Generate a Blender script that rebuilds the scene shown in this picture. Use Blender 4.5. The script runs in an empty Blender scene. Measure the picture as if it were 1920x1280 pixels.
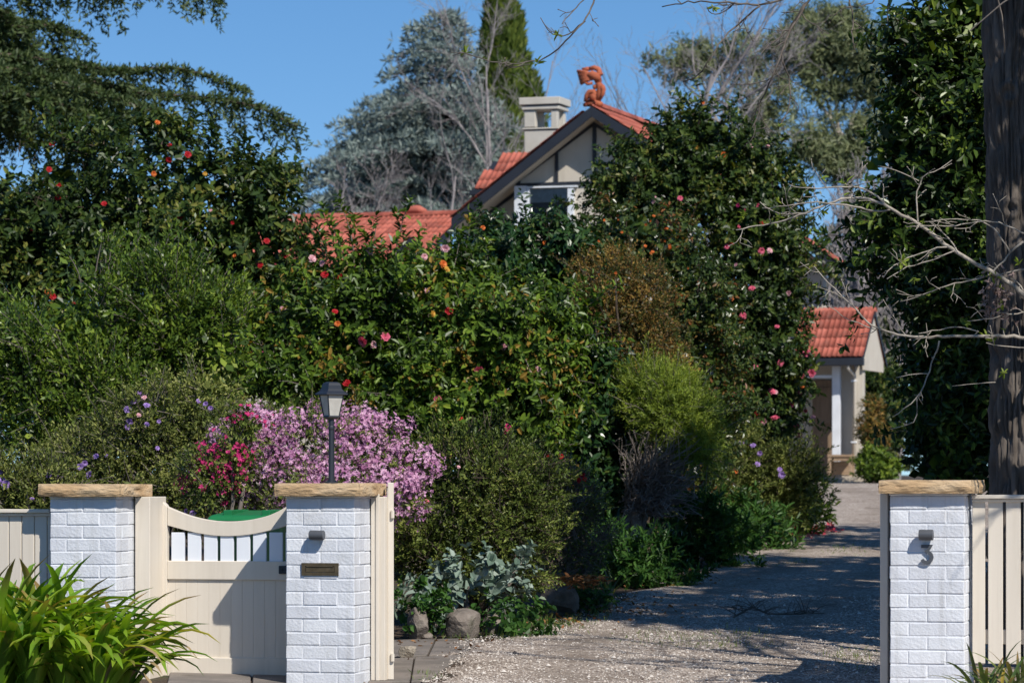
import bpy, bmesh, math, random
import numpy as np
from mathutils import Vector, Matrix, Quaternion

sc = bpy.context.scene
R = math.radians
# ---------------------------------------------------------------- camera, sky, sun, exposure
F, CX, HY, H = 6400.0, 960.0, 890.0, 1.36        # focal length, centre column and horizon row in photo pixels; eye height
cam_d = bpy.data.cameras.new('camera')
cam = bpy.data.objects.new('camera', cam_d)
sc.collection.objects.link(cam)
cam.location = (0, 0, H)
cam.rotation_euler = (R(90), 0, 0)
cam_d.sensor_width = 36.0
cam_d.lens = 36.0 * F / 1920.0
cam_d.shift_y = (HY - 640.0) / 1920.0
cam_d.clip_end = 6000
cam_d.dof.use_dof = True
cam_d.dof.focus_distance = 22.5
cam_d.dof.aperture_fstop = 6.3
sc.camera = cam

SUN_AZ, SUN_EL = R(31), R(43.5)                  # the sun stands behind the camera, to its right
sun_to = Vector((math.sin(SUN_AZ) * math.cos(SUN_EL), -math.cos(SUN_AZ) * math.cos(SUN_EL), math.sin(SUN_EL)))
world = bpy.data.worlds.new('World')
sc.world = world
world.use_nodes = True
wn, wl = world.node_tree.nodes, world.node_tree.links
wn.clear()
wo = wn.new('ShaderNodeOutputWorld')
wb = wn.new('ShaderNodeBackground')
sky = wn.new('ShaderNodeTexSky')
sky.sky_type = 'NISHITA'
sky.sun_disc = False
sky.sun_elevation = SUN_EL
sky.sun_rotation = math.atan2(sun_to.x, sun_to.y)
sky.altitude = 1500
sky.air_density = 1.0
sky.dust_density = 0.0
sky.ozone_density = 4.0
wtc = wn.new('ShaderNodeTexCoord')
wadd = wn.new('ShaderNodeVectorMath'); wadd.operation = 'ADD'; wadd.inputs[1].default_value = (0, 0, 0.055)
wl.new(wtc.outputs['Generated'], wadd.inputs[0])
wl.new(wadd.outputs[0], sky.inputs['Vector'])
whs = wn.new('ShaderNodeHueSaturation'); whs.inputs['Saturation'].default_value = 1.19; whs.inputs['Value'].default_value = 1.02
wl.new(sky.outputs[0], whs.inputs['Color'])
wl.new(whs.outputs[0], wb.inputs['Color'])
wb.inputs['Strength'].default_value = 0.11
wl.new(wb.outputs[0], wo.inputs['Surface'])

sun_d = bpy.data.lights.new('sun', 'SUN')
sun_d.energy = 5.0
sun_d.angle = R(0.53)
sun_d.color = (1.0, 0.95, 0.87)
sun = bpy.data.objects.new('sun', sun_d)
sc.collection.objects.link(sun)
sun.rotation_euler = (-sun_to).to_track_quat('-Z', 'Y').to_euler()
sun.location = (10, -10, 20)

sc.view_settings.view_transform = 'Standard'
sc.view_settings.look = 'None'
sc.view_settings.exposure = 0.0
sc.view_settings.gamma = 1.0
sc.view_settings.use_curve_mapping = False
sc.render.engine = 'CYCLES'
sc.cycles.max_bounces = 6
sc.cycles.diffuse_bounces = 3
sc.cycles.glossy_bounces = 3
sc.cycles.transmission_bounces = 4
sc.cycles.sample_clamp_indirect = 6.0
sc.cycles.use_denoising = True

# ---------------------------------------------------------------- helpers
rng = np.random.default_rng(7)
random.seed(7)

def P(x, y, Y):                                   # photo pixel at a distance -> point in the garden
    return np.array([(x - CX) / F * Y, Y, H + (HY - y) / F * Y])

def gz(Y):                                        # the drive climbs gently from the gate to the house
    Y = np.asarray(Y, float)
    return np.clip(0.0283 * (Y - 22.0), -0.10, 1.17)

def gy(y):                                        # photo row on the ground -> distance
    return 12691.0 / (y - 709.0)

def G(x, y):
    Y = gy(y)
    return np.array([(x - CX) / F * Y, Y, float(gz(Y))])

def link(o, parent=None):
    sc.collection.objects.link(o)
    if parent is not None:
        o.parent = parent
    return o

def tag(o, label=None, cat=None, group=None, kind=None):
    if label: o['label'] = label
    if cat: o['category'] = cat
    if group: o['group'] = group
    if kind: o['kind'] = kind
    return o

def empty(name, loc=(0, 0, 0), rz=0.0):
    o = bpy.data.objects.new(name, None)
    o.empty_display_size = 0.2
    o.location = loc
    o.rotation_euler = (0, 0, rz)
    return link(o)

def nrmz(v):
    return v / np.maximum(np.linalg.norm(v, axis=-1, keepdims=True), 1e-9)

def _h(i, j, k, s):
    n = (i * 374761393 + j * 668265263 + k * 2147483647 + s * 974711).astype(np.int64)
    n = (n ^ (n >> 13)) * 1274126177
    n = n & 0x7fffffff
    n = (n ^ (n >> 16)) & 0xffff
    return n / 65535.0

def vnoise(p, seed=0):                            # value noise, -1..1
    p = np.asarray(p, float)
    i = np.floor(p).astype(np.int64); f = p - i
    f = f * f * (3 - 2 * f)
    o = 0
    for a in (0, 1):
        for b in (0, 1):
            for c in (0, 1):
                w = (f[..., 0] if a else 1 - f[..., 0]) * (f[..., 1] if b else 1 - f[..., 1]) * (f[..., 2] if c else 1 - f[..., 2])
                o = o + w * _h(i[..., 0] + a, i[..., 1] + b, i[..., 2] + c, seed)
    return o * 2 - 1

def fbm(p, seed=0, oct=3):
    p = np.asarray(p, float)
    o = 0; a = 1.0
    for k in range(oct):
        o = o + a * vnoise(p * 2 ** k, seed + k); a *= 0.5
    return o

class MB:                                         # collects vertices, quads and triangles; build() makes ONE mesh object
    def __init__(s):
        s.v = []; s.q = []; s.t = []; s.qm = []; s.tm = []; s.n = 0
    def add(s, v, q=None, t=None, m=0):
        v = np.asarray(v, float).reshape(-1, 3)
        if q is not None and len(q):
            q = np.asarray(q, np.int64).reshape(-1, 4) + s.n
            s.q.append(q); s.qm.append(np.full(len(q), m))
        if t is not None and len(t):
            t = np.asarray(t, np.int64).reshape(-1, 3) + s.n
            s.t.append(t); s.tm.append(np.full(len(t), m))
        s.v.append(v); s.n += len(v)
    def box(s, a, b, m=0):
        x0, y0, z0 = a; x1, y1, z1 = b
        v = [(x0, y0, z0), (x1, y0, z0), (x1, y1, z0), (x0, y1, z0), (x0, y0, z1), (x1, y0, z1), (x1, y1, z1), (x0, y1, z1)]
        s.add(v, [(0, 3, 2, 1), (4, 5, 6, 7), (0, 1, 5, 4), (1, 2, 6, 5), (2, 3, 7, 6), (3, 0, 4, 7)], m=m)
    def tube(s, pts, rad, k=6, m=0, cap=True):
        pts = np.asarray(pts, float); n = len(pts)
        rad = np.broadcast_to(np.asarray(rad, float), (n,))
        tg = np.gradient(pts, axis=0); tg = nrmz(tg)
        ref = np.array([0.0, 0.0, 1.0])
        if abs(tg[:, 2]).mean() > 0.8: ref = np.array([0.0, 1.0, 0.0])
        a = nrmz(np.cross(tg, ref)); b = np.cross(tg, a)
        th = np.arange(k) * 2 * math.pi / k
        v = pts[:, None] + rad[:, None, None] * (a[:, None] * np.cos(th)[None, :, None] + b[:, None] * np.sin(th)[None, :, None])
        v = v.reshape(-1, 3)
        i = np.arange(n - 1)[:, None] * k; j = np.arange(k)[None]; j2 = (j + 1) % k
        q = np.stack([i + j, i + j2, i + k + j2, i + k + j], -1).reshape(-1, 4)
        t = None
        if cap and k > 3:
            v = np.vstack([v, pts[:1], pts[-1:]])
            c0, c1 = n * k, n * k + 1
            jj = np.arange(k); jn = (jj + 1) % k
            t = np.vstack([np.stack([np.full(k, c0), jn, jj], -1), np.stack([np.full(k, c1), (n - 1) * k + jj, (n - 1) * k + jn], -1)])
        s.add(v, q, t, m)
    def prism(s, poly, y0, y1, m=0):              # polygon in x,z pushed along y
        n = len(poly)
        v = [(x, y0, z) for x, z in poly] + [(x, y1, z) for x, z in poly]
        s.add(v, [(i, (i + 1) % n, n + (i + 1) % n, n + i) for i in range(n)], m=m)
        s.ng = getattr(s, 'ng', []); b = s.n - 2 * n
        s.ng.append((list(range(b, b + n)), m)); s.ng.append((list(range(b + 2 * n - 1, b + n - 1, -1)), m))
    def mesh(s, name):
        me = bpy.data.meshes.new(name)
        v = np.vstack(s.v)
        ng = getattr(s, 'ng', [])
        q = np.vstack(s.q) if s.q else np.zeros((0, 4), np.int64)
        t = np.vstack(s.t) if s.t else np.zeros((0, 3), np.int64)
        parts = [q.ravel(), t.ravel()] + [np.array(f) for f, _ in ng]
        loops = np.concatenate(parts).astype(np.int32)
        tot = np.concatenate([np.full(len(q), 4), np.full(len(t), 3), np.array([len(f) for f, _ in ng], int)]).astype(np.int32)
        st = np.concatenate([[0], np.cumsum(tot)[:-1]]).astype(np.int32)
        mi = np.concatenate([np.concatenate(s.qm) if s.qm else np.zeros(0), np.concatenate(s.tm) if s.tm else np.zeros(0), np.array([m for _, m in ng])]).astype(np.int32)
        me.vertices.add(len(v)); me.vertices.foreach_set('co', v.astype(np.float32).ravel())
        me.loops.add(len(loops)); me.loops.foreach_set('vertex_index', loops)
        me.polygons.add(len(tot)); me.polygons.foreach_set('loop_start', st)
        me.polygons.foreach_set('material_index', mi)
        me.update(calc_edges=True)
        return me
    def build(s, name, mats, parent=None, smooth=False, bevel=0.0, fix=False):
        me = s.mesh(name)
        if fix or bevel:
            bm = bmesh.new(); bm.from_mesh(me)
            bmesh.ops.recalc_face_normals(bm, faces=bm.faces)
            if bevel:
                bmesh.ops.bevel(bm, geom=[e for e in bm.edges if len(e.link_faces) == 2 and e.calc_face_angle(0) > 0.6], offset=bevel, segments=1, affect='EDGES')
            bm.to_mesh(me); bm.free()
        for m in (mats if isinstance(mats, (list, tuple)) else [mats]):
            me.materials.append(m)
        me.polygons.foreach_set('use_smooth', np.full(len(me.polygons), bool(smooth)))
        o = bpy.data.objects.new(name, me)
        return link(o, parent)

def boxo(name, a, b, mat, parent, bevel=0.004):
    m = MB(); m.box(a, b)
    return m.build(name, mat, parent, bevel=bevel, fix=True)

class Frame:                                      # an upright plane turned by yaw; un() reads photo pixels on it as (u, z)
    def __init__(s, px, Y, yaw):
        s.O = np.array([(px - CX) / F * Y, Y]); s.yaw = yaw
        s.u = np.array([math.cos(yaw), -math.sin(yaw)]); s.nv = np.array([math.sin(yaw), math.cos(yaw)])
    def un(s, x, y, n=0.0):
        d = np.array([(x - CX) / F, 1.0])
        t = (n + s.O @ s.nv) / (d @ s.nv)
        return float((d * t - s.O) @ s.u), float(H + (HY - y) / F * t)
    def ux(s, x, n=0.0): return s.un(x, 890, n)[0]
    def w(s, u, n, z): 
        p = s.O + s.u * u + s.nv * n
        return np.array([p[0], p[1], z])
    def empty(s, name, u=0.0, n=0.0, z=0.0):
        return empty(name, s.w(u, n, z), -s.yaw)

# ---------------------------------------------------------------- materials
def new_mat(name):
    m = bpy.data.materials.new(name); m.use_nodes = True
    nt = m.node_tree; nt.nodes.clear()
    out = nt.nodes.new('ShaderNodeOutputMaterial')
    return m, nt, out

def ramp(nt, stops):
    r = nt.nodes.new('ShaderNodeValToRGB')
    e = r.color_ramp.elements
    while len(e) < len(stops): e.new(0.5)
    for i, (p, c) in enumerate(stops):
        e[i].position = p; e[i].color = (*c, 1)
    return r

def noise(nt, scale, detail=4, rough=0.55, coord='Object', stretch=None, kind='noise'):
    tc = nt.nodes.new('ShaderNodeTexCoord')
    src = tc.outputs[coord]
    if coord == 'World':
        src = None
    if stretch:
        mp = nt.nodes.new('ShaderNodeMapping'); mp.inputs['Scale'].default_value = stretch
        nt.links.new(src, mp.inputs['Vector']); src = mp.outputs[0]
    n = nt.nodes.new('ShaderNodeTexNoise')
    n.inputs['Scale'].default_value = scale; n.inputs['Detail'].default_value = detail; n.inputs['Roughness'].default_value = rough
    nt.links.new(src, n.inputs['Vector'])
    return n

def surf(name, stops, scale=6, rough=0.7, bump=0.0, bscale=60, metal=0.0, spec=0.4, detail=5, stretch=None, blob=None, bdist=0.02):
    m, nt, out = new_mat(name)
    b = nt.nodes.new('ShaderNodeBsdfPrincipled')
    if len(stops) == 1:
        c = stops[0]; stops = [(0.3, tuple(x * 0.9 for x in c)), (0.7, tuple(min(1, x * 1.08) for x in c))]
    n = noise(nt, scale, detail, stretch=stretch)
    r = ramp(nt, stops)
    nt.links.new(n.outputs['Fac'], r.inputs[0])
    col = r.outputs[0]
    if blob:                                       # stains with a shape of their own
        n3 = noise(nt, blob[0], 3); r3 = ramp(nt, [(blob[2], (0, 0, 0)), (blob[2] + 0.12, (1, 1, 1))])
        nt.links.new(n3.outputs['Fac'], r3.inputs[0])
        mx = nt.nodes.new('ShaderNodeMixRGB'); mx.inputs[2].default_value = (*blob[1], 1)
        nt.links.new(r3.outputs[0], mx.inputs[0]); nt.links.new(col, mx.inputs[1]); col = mx.outputs[0]
    nt.links.new(col, b.inputs['Base Color'])
    b.inputs['Roughness'].default_value = rough; b.inputs['Metallic'].default_value = metal
    b.inputs['Specular IOR Level'].default_value = spec
    if bump:
        n2 = noise(nt, bscale, 4, 0.6, stretch=stretch)
        bp = nt.nodes.new('ShaderNodeBump'); bp.inputs['Strength'].default_value = bump; bp.inputs['Distance'].default_value = bdist
        nt.links.new(n2.outputs['Fac'], bp.inputs['Height']); nt.links.new(bp.outputs[0], b.inputs['Normal'])
    nt.links.new(b.outputs[0], out.inputs[0])
    return m

def leafmat(name, stops, rough=0.4, trans=0.25, spec=0.5, tcol=None, const=False, patch=0.0):
    m, nt, out = new_mat(name)
    g = nt.nodes.new('ShaderNodeNewGeometry')
    r = ramp(nt, stops)
    if const: r.color_ramp.interpolation = 'CONSTANT'
    if patch:
        npz = noise(nt, patch, 2, .5); mr = nt.nodes.new('ShaderNodeMapRange')
        mr.inputs[1].default_value = .3; mr.inputs[2].default_value = .7; mr.inputs[3].default_value = -.30; mr.inputs[4].default_value = .30
        nt.links.new(npz.outputs['Fac'], mr.inputs[0])
        ad = nt.nodes.new('ShaderNodeMath'); ad.operation = 'ADD'; ad.use_clamp = True
        nt.links.new(g.outputs['Random Per Island'], ad.inputs[0]); nt.links.new(mr.outputs[0], ad.inputs[1])
        nt.links.new(ad.outputs[0], r.inputs[0])
    else:
        nt.links.new(g.outputs['Random Per Island'], r.inputs[0])
    b = nt.nodes.new('ShaderNodeBsdfPrincipled')
    nt.links.new(r.outputs[0], b.inputs['Base Color'])
    b.inputs['Roughness'].default_value = rough; b.inputs['Specular IOR Level'].default_value = spec
    if trans > 0:
        t = nt.nodes.new('ShaderNodeBsdfTranslucent')
        mul = nt.nodes.new('ShaderNodeMixRGB'); mul.blend_type = 'MULTIPLY'; mul.inputs[0].default_value = 1
        mul.inputs[2].default_value = (*(tcol or (1.5, 1.5, 0.5)), 1)
        nt.links.new(r.outputs[0], mul.inputs[1]); nt.links.new(mul.outputs[0], t.inputs[0])
        mx = nt.nodes.new('ShaderNodeMixShader'); mx.inputs[0].default_value = trans
        nt.links.new(b.outputs[0], mx.inputs[1]); nt.links.new(t.outputs[0], mx.inputs[2])
        nt.links.new(mx.outputs[0], out.inputs[0])
    else:
        nt.links.new(b.outputs[0], out.inputs[0])
    return m
# ---------------------------------------------------------------- shared materials
M = {}
M['white_brick'] = surf('white_painted_brick', [(0.3, (0.64, 0.66, 0.70)), (0.7, (0.73, 0.745, 0.78))], 3, 0.75, 0.7, 60, bdist=0.006, blob=(2.2, (0.62, 0.62, 0.64), 0.66))
M['mortar'] = surf('white_painted_mortar', [(0.3, (0.70, 0.715, 0.75)), (0.7, (0.76, 0.77, 0.80))], 8, 0.8, 0.3, 90)
def object_tone(mat, lo, hi):                      # fired in batches: each piece has its own tone
    nt = mat.node_tree; b = [n for n in nt.nodes if n.type == 'BSDF_PRINCIPLED'][0]
    oi = nt.nodes.new('ShaderNodeObjectInfo'); r = ramp(nt, [(0, lo), (.5, (.95, .95, .95)), (1, hi)]); nt.links.new(oi.outputs['Random'], r.inputs[0])
    src = b.inputs['Base Color'].links[0].from_socket
    mx = nt.nodes.new('ShaderNodeMixRGB'); mx.blend_type = 'MULTIPLY'; mx.inputs[0].default_value = 1
    nt.links.new(src, mx.inputs[1]); nt.links.new(r.outputs[0], mx.inputs[2]); nt.links.new(mx.outputs[0], b.inputs['Base Color'])
def streaks(mat, tint, amt, sc3=(14, 14, .9), lo=.52, hi=.75):
    nt = mat.node_tree; b = [n for n in nt.nodes if n.type == 'BSDF_PRINCIPLED'][0]
    g = nt.nodes.new('ShaderNodeNewGeometry'); mp = nt.nodes.new('ShaderNodeMapping'); mp.inputs['Scale'].default_value = sc3
    nt.links.new(g.outputs['Position'], mp.inputs['Vector'])
    n = nt.nodes.new('ShaderNodeTexNoise'); n.inputs['Scale'].default_value = 1; n.inputs['Detail'].default_value = 5; n.inputs['Roughness'].default_value = .7
    nt.links.new(mp.outputs[0], n.inputs['Vector'])
    r = ramp(nt, [(lo, (0, 0, 0)), (hi, (amt, amt, amt))]); nt.links.new(n.outputs['Fac'], r.inputs[0])
    src = b.inputs['Base Color'].links[0].from_socket
    mx = nt.nodes.new('ShaderNodeMixRGB'); mx.inputs[2].default_value = (*tint, 1)
    nt.links.new(r.outputs[0], mx.inputs[0]); nt.links.new(src, mx.inputs[1]); nt.links.new(mx.outputs[0], b.inputs['Base Color'])
for k_ in ('white_brick', 'mortar'):
    streaks(M[k_], (.36, .35, .32), .42)
    streaks(M[k_], (.46, .44, .38), .35, (3, 3, 5), .56, .74)
object_tone(M['white_brick'], (.92, .92, .93), (1.03, 1.03, 1.02))
M['cream'] = surf('cream_gate_paint', [(0.3, (0.66, 0.59, 0.49)), (0.7, (0.71, 0.64, 0.54))], 2.5, 0.55, 0.18, 40, stretch=(6, 6, 0.25), bdist=.004)
streaks(M['cream'], (.44, .37, .28), .35, (9, 9, .7), .54, .78)
M['gate_white'] = surf('white_picket_paint', [(0.3, (0.72, 0.76, 0.82)), (0.7, (0.78, 0.81, 0.86))], 3, 0.55)
M['sandstone'] = surf('sandstone', [(0.25, (0.30, 0.19, 0.10)), (0.45, (0.52, 0.35, 0.19)), (0.6, (0.60, 0.44, 0.27)), (0.8, (0.62, 0.52, 0.40))], 5, 0.9, 0.7, 40, stretch=(0.5, 1, 2.2), blob=(6, (0.20, 0.14, 0.09), 0.70))
M['dark_metal'] = surf('charcoal_metal', [(0.02, 0.024, 0.034)], 5, 0.45, spec=0.5)
M['grey_metal'] = surf('grey_aluminium', [(0.10, 0.105, 0.115)], 9, 0.5, metal=0.3)
M['bronze'] = surf('weathered_bronze', [(0.3, (0.085, 0.065, 0.038)), (0.7, (0.16, 0.12, 0.07))], 30, 0.5, metal=0.5, blob=(25, (0.20, 0.17, 0.12), 0.68))
M['frost'] = surf('frosted_glass', [(0.3, (0.42, 0.40, 0.36)), (0.7, (0.55, 0.53, 0.48))], 14, 0.35)
M['bin_green'] = surf('green_plastic', [(0.012, 0.17, 0.055)], 8, 0.45)
M['bin_shaded'] = surf('shaded_green_plastic', [(0.008, 0.03, 0.016)], 8, 0.5)  # bin body: green lowered, the shade behind the gate is put into it
M['soil'] = surf('garden_soil', [(0.3, (0.035, 0.024, 0.016)), (0.6, (0.075, 0.05, 0.032)), (0.8, (0.12, 0.075, 0.04))], 9, 0.95, 0.8, 30, blob=(1.5, (0.03, 0.05, 0.015), 0.58))
M['rock'] = surf('garden_rock', [(0.3, (0.09, 0.078, 0.068)), (0.5, (0.19, 0.16, 0.135)), (0.75, (0.32, 0.275, 0.235))], 5, 0.92, 0.8, 35, blob=(3, (0.05, 0.055, 0.03), 0.6))
M['paver'] = surf('grey_paving', [(0.3, (0.13, 0.115, 0.10)), (0.6, (0.22, 0.19, 0.165)), (0.8, (0.30, 0.26, 0.22))], 3, 0.9, 0.5, 40, blob=(4, (0.10, 0.075, 0.055), 0.62))
M['tile'] = surf('terracotta_tile', [(0.25, (0.27, 0.080, 0.052)), (0.5, (0.44, 0.115, 0.075)), (0.75, (0.56, 0.19, 0.13))], 3.5, 0.8, 0.3, 50, blob=(5, (0.20, 0.09, 0.06), 0.62))
object_tone(M['tile'], (.62, .58, .60), (1.15, 1.25, 1.35))
streaks(M['tile'], (.16, .10, .08), .55, (5, 5, 2.2), .52, .72)
M['terra'] = surf('terracotta', [(0.3, (0.30, 0.07, 0.03)), (0.7, (0.46, 0.13, 0.06))], 8, 0.8, 0.2, 40)
M['render'] = surf('cream_render', [(0.3, (0.56, 0.50, 0.41)), (0.7, (0.63, 0.57, 0.48))], 1.5, 0.9, 0.1, 80)
streaks(M['render'], (.40, .35, .28), .45, (2.2, 2.2, .5), .50, .72)
M['render_grey'] = surf('pale_chimney_render', [(0.3, (0.50, 0.46, 0.39)), (0.7, (0.60, 0.56, 0.49))], 2, 0.9, 0.2, 60)
M['navy'] = surf('charcoal_trim_paint', [(0.022, 0.026, 0.036)], 3, 0.5)
M['white'] = surf('white_trim_paint', [(0.75, 0.78, 0.82)], 3, 0.5)
M['timber'] = surf('weathered_timber', [(0.3, (0.30, 0.20, 0.12)), (0.7, (0.46, 0.33, 0.22))], 4, 0.8, 0.3, 30, stretch=(1, 1, 6))
M['door'] = surf('timber_door', [(0.3, (0.20, 0.14, 0.09)), (0.7, (0.30, 0.21, 0.14))], 3, 0.6, stretch=(4, 4, 0.5))
M['step'] = surf('stone_step', [(0.3, (0.36, 0.30, 0.23)), (0.7, (0.52, 0.45, 0.36))], 3, 0.9, 0.4, 30)
M['bark'] = surf('brown_bark', [(0.3, (0.05, 0.036, 0.026)), (0.7, (0.13, 0.10, 0.075))], 14, 0.95, 0.6, 40, stretch=(1, 1, 0.25))
M['bark_grey'] = surf('grey_twig_bark', [(0.3, (0.12, 0.10, 0.085)), (0.7, (0.24, 0.205, 0.175))], 14, 0.9)
M['bark_pale'] = surf('pale_branch_bark', [(0.3, (0.24, 0.21, 0.17)), (0.7, (0.44, 0.39, 0.33))], 20, 0.85, 0.4, 90)
M['bark_far'] = surf('lilac_grey_bark', [(0.3, (0.23, 0.205, 0.20)), (0.7, (0.38, 0.34, 0.335))], 3, 0.9)
M['bark_gum'] = surf('pale_gum_bark', [(0.3, (0.30, 0.26, 0.22)), (0.7, (0.50, 0.45, 0.40))], 2, 0.85)
m, nt, out = new_mat('window_glass')
tr = nt.nodes.new('ShaderNodeBsdfTransparent'); tr.inputs[0].default_value = (.86, .88, .90, 1)
gl = nt.nodes.new('ShaderNodeBsdfGlossy'); gl.inputs['Roughness'].default_value = .02
lw_ = nt.nodes.new('ShaderNodeLayerWeight'); lw_.inputs[0].default_value = .25
mxs = nt.nodes.new('ShaderNodeMixShader'); nt.links.new(lw_.outputs['Fresnel'], mxs.inputs[0]); nt.links.new(tr.outputs[0], mxs.inputs[1]); nt.links.new(gl.outputs[0], mxs.inputs[2])
nt.links.new(mxs.outputs[0], out.inputs[0]); M['glass'] = m
M['room'] = surf('dim_room', [(0.16, 0.15, 0.14)], 2, 0.9)

# gravel: small stones told apart by cell colour, worn soil showing through
m, nt, out = new_mat('crushed_gravel')
tc = nt.nodes.new('ShaderNodeTexCoord')
vo = nt.nodes.new('ShaderNodeTexVoronoi'); vo.inputs['Scale'].default_value = 52
nt.links.new(tc.outputs['Object'], vo.inputs['Vector'])
rr = ramp(nt, [(0.0, (0.13, 0.10, 0.085)), (0.25, (0.27, 0.215, 0.175)), (0.55, (0.44, 0.365, 0.30)), (0.85, (0.57, 0.49, 0.415)), (1.0, (0.70, 0.63, 0.56))])
sep = nt.nodes.new('ShaderNodeSeparateColor'); nt.links.new(vo.outputs['Color'], sep.inputs[0]); nt.links.new(sep.outputs[0], rr.inputs[0])
n1 = noise(nt, 0.9, 6, 0.65); r1 = ramp(nt, [(0.50, (0, 0, 0)), (0.72, (1, 1, 1))]); nt.links.new(n1.outputs['Fac'], r1.inputs[0])
mx = nt.nodes.new('ShaderNodeMixRGB'); mx.inputs[2].default_value = (0.16, 0.12, 0.09, 1)
sc_ = nt.nodes.new('ShaderNodeMath'); sc_.operation = 'MULTIPLY'; sc_.inputs[1].default_value = 0.8
nt.links.new(r1.outputs[0], sc_.inputs[0]); nt.links.new(sc_.outputs[0], mx.inputs[0]); nt.links.new(rr.outputs[0], mx.inputs[1])
at = nt.nodes.new('ShaderNodeAttribute'); at.attribute_name = 'across'      # wheel tracks and the earthy edge
rt = ramp(nt, [(0, (.95,) * 3), (.035, (.25,) * 3), (.09, (0,) * 3), (.18, (.85,) * 3), (.26, (.05,) * 3), (.37, (.05,) * 3), (.46, (.85,) * 3), (.56, (0,) * 3)]); nt.links.new(at.outputs['Fac'], rt.inputs[0])
n4 = noise(nt, 2.3, 5, .7); r4 = ramp(nt, [(.36, (0, 0, 0)), (.62, (1, 1, 1))]); nt.links.new(n4.outputs['Fac'], r4.inputs[0])
ml = nt.nodes.new('ShaderNodeMath'); ml.operation = 'MULTIPLY'; nt.links.new(rt.outputs[0], ml.inputs[0]); nt.links.new(r4.outputs[0], ml.inputs[1])
mx2 = nt.nodes.new('ShaderNodeMixRGB'); mx2.inputs[2].default_value = (.205, .165, .13, 1); nt.links.new(ml.outputs[0], mx2.inputs[0]); nt.links.new(mx.outputs[0], mx2.inputs[1])
b = nt.nodes.new('ShaderNodeBsdfPrincipled'); b.inputs['Roughness'].default_value = 0.9; b.inputs['Specular IOR Level'].default_value = 0.2
nt.links.new(mx2.outputs[0], b.inputs['Base Color'])
bp = nt.nodes.new('ShaderNodeBump'); bp.inputs['Strength'].default_value = 0.9; bp.inputs['Distance'].default_value = 0.012; bp.invert = True
nt.links.new(vo.outputs['Distance'], bp.inputs['Height']); nt.links.new(bp.outputs[0], b.inputs['Normal'])
nt.links.new(b.outputs[0], out.inputs[0]); M['gravel'] = m
M['stone_bit'] = leafmat('gravel_stone', [(0.0, (0.13, 0.10, 0.085)), (0.3, (0.30, 0.25, 0.21)), (0.6, (0.48, 0.42, 0.36)), (1.0, (0.70, 0.65, 0.59))], 0.9, 0, 0.2)

# ---------------------------------------------------------------- ground, drive
m = MB()
ys = np.concatenate([np.linspace(-40, 15, 8), np.linspace(17, 80, 64), np.array([90, 120, 200, 400, 900, 2500])])
xs = np.concatenate([np.array([-1500, -500, -150, -60]), np.linspace(-30, 30, 41), np.array([60, 150, 500, 1500])])
gx, gyy = np.meshgrid(xs, ys)
v = np.stack([gx, gyy, gz(gyy)], -1).reshape(-1, 3)
nx = len(xs)
i, j = np.meshgrid(np.arange(nx - 1), np.arange(len(ys) - 1)); a = (j * nx + i).ravel()
m.add(v, np.stack([a, a + 1, a + nx + 1, a + nx], -1))
tag(m.build('ground', M['soil'], smooth=True), kind='structure')

left_edge = [(20.0, -0.55), (22.4, -0.45), (24.3, -0.5), (25.6, -0.28), (26.9, 0.21), (30.1, 0.85), (35.2, 1.81), (42.2, 3.16), (46, 4.0), (52.7, 4.7), (58, 4.9), (64, 3.2), (70.5, 1.0)]
ly = np.array([e[0] for e in left_edge]); lx = np.array([e[1] for e in left_edge])
def edge_x(Y): return np.interp(Y, ly, lx) + 0.10 * vnoise(np.stack([np.asarray(Y) * 1.3, 0 * np.asarray(Y), 0 * np.asarray(Y)], -1), 5) + 0.05 * vnoise(np.stack([np.asarray(Y) * 5.3, 0 * np.asarray(Y), 0 * np.asarray(Y)], -1), 9)
m = MB()
Ys = np.linspace(17.5, 70.5, 300); fr = np.linspace(0, 1, 24)
x0 = edge_x(Ys); x1 = np.maximum(x0 + 4.2, 4.6) + np.clip((Ys - 44) * 0.25, 0, 4)
xx = x0[:, None] + (x1 - x0)[:, None] * fr[None]
yy = np.repeat(Ys[:, None], 24, 1)
zz = gz(yy) + 0.008 + 0.012 * vnoise(np.stack([xx * 1.1, yy * 1.1, 0 * xx], -1), 3) + 0.012
zz[:, 0] -= 0.03
v = np.stack([xx, yy, zz], -1).reshape(-1, 3)
i, j = np.meshgrid(np.arange(23), np.arange(299)); a = (j * 24 + i).ravel()
m.add(v, np.stack([a, a + 1, a + 25, a + 24], -1))
dr_ = tag(m.build('driveway', M['gravel'], smooth=True), kind='structure')
at_ = dr_.data.attributes.new('across', 'FLOAT', 'POINT'); at_.data.foreach_set('value', np.tile(fr, 300).astype(np.float32))

# loose stones on the nearer half of the drive
N = 26000
Yr = 21.5 + 9.5 * rng.random(N) ** 1.4
Xr = edge_x(Yr) - 0.05 + rng.random(N) * (3.2)
acr = (Xr - edge_x(Yr)) / np.maximum(4.2, 4.6 - edge_x(Yr)); trk = (np.exp(-((acr - .18) / .05) ** 2) + np.exp(-((acr - .46) / .05) ** 2)) * .75
kp_ = rng.random(N) > trk; Xr, Yr = Xr[kp_], Yr[kp_]; N = len(Xr)
s = rng.uniform(0.004, 0.010, N) * np.where(rng.random(N) < .03, 2.2, 1)
c = np.stack([Xr, Yr, gz(Yr) + 0.020 + 0.012 * vnoise(np.stack([Xr * 1.1, Yr * 1.1, 0 * Xr], -1), 3) + s * 0.3], -1)
oct_ = np.array([(1, 0, 0), (0, 1, 0), (-1, 0, 0), (0, -1, 0), (0, 0, 0.7)], float)
rot = rng.random(N) * 6.28
ca, sa = np.cos(rot), np.sin(rot)
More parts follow.
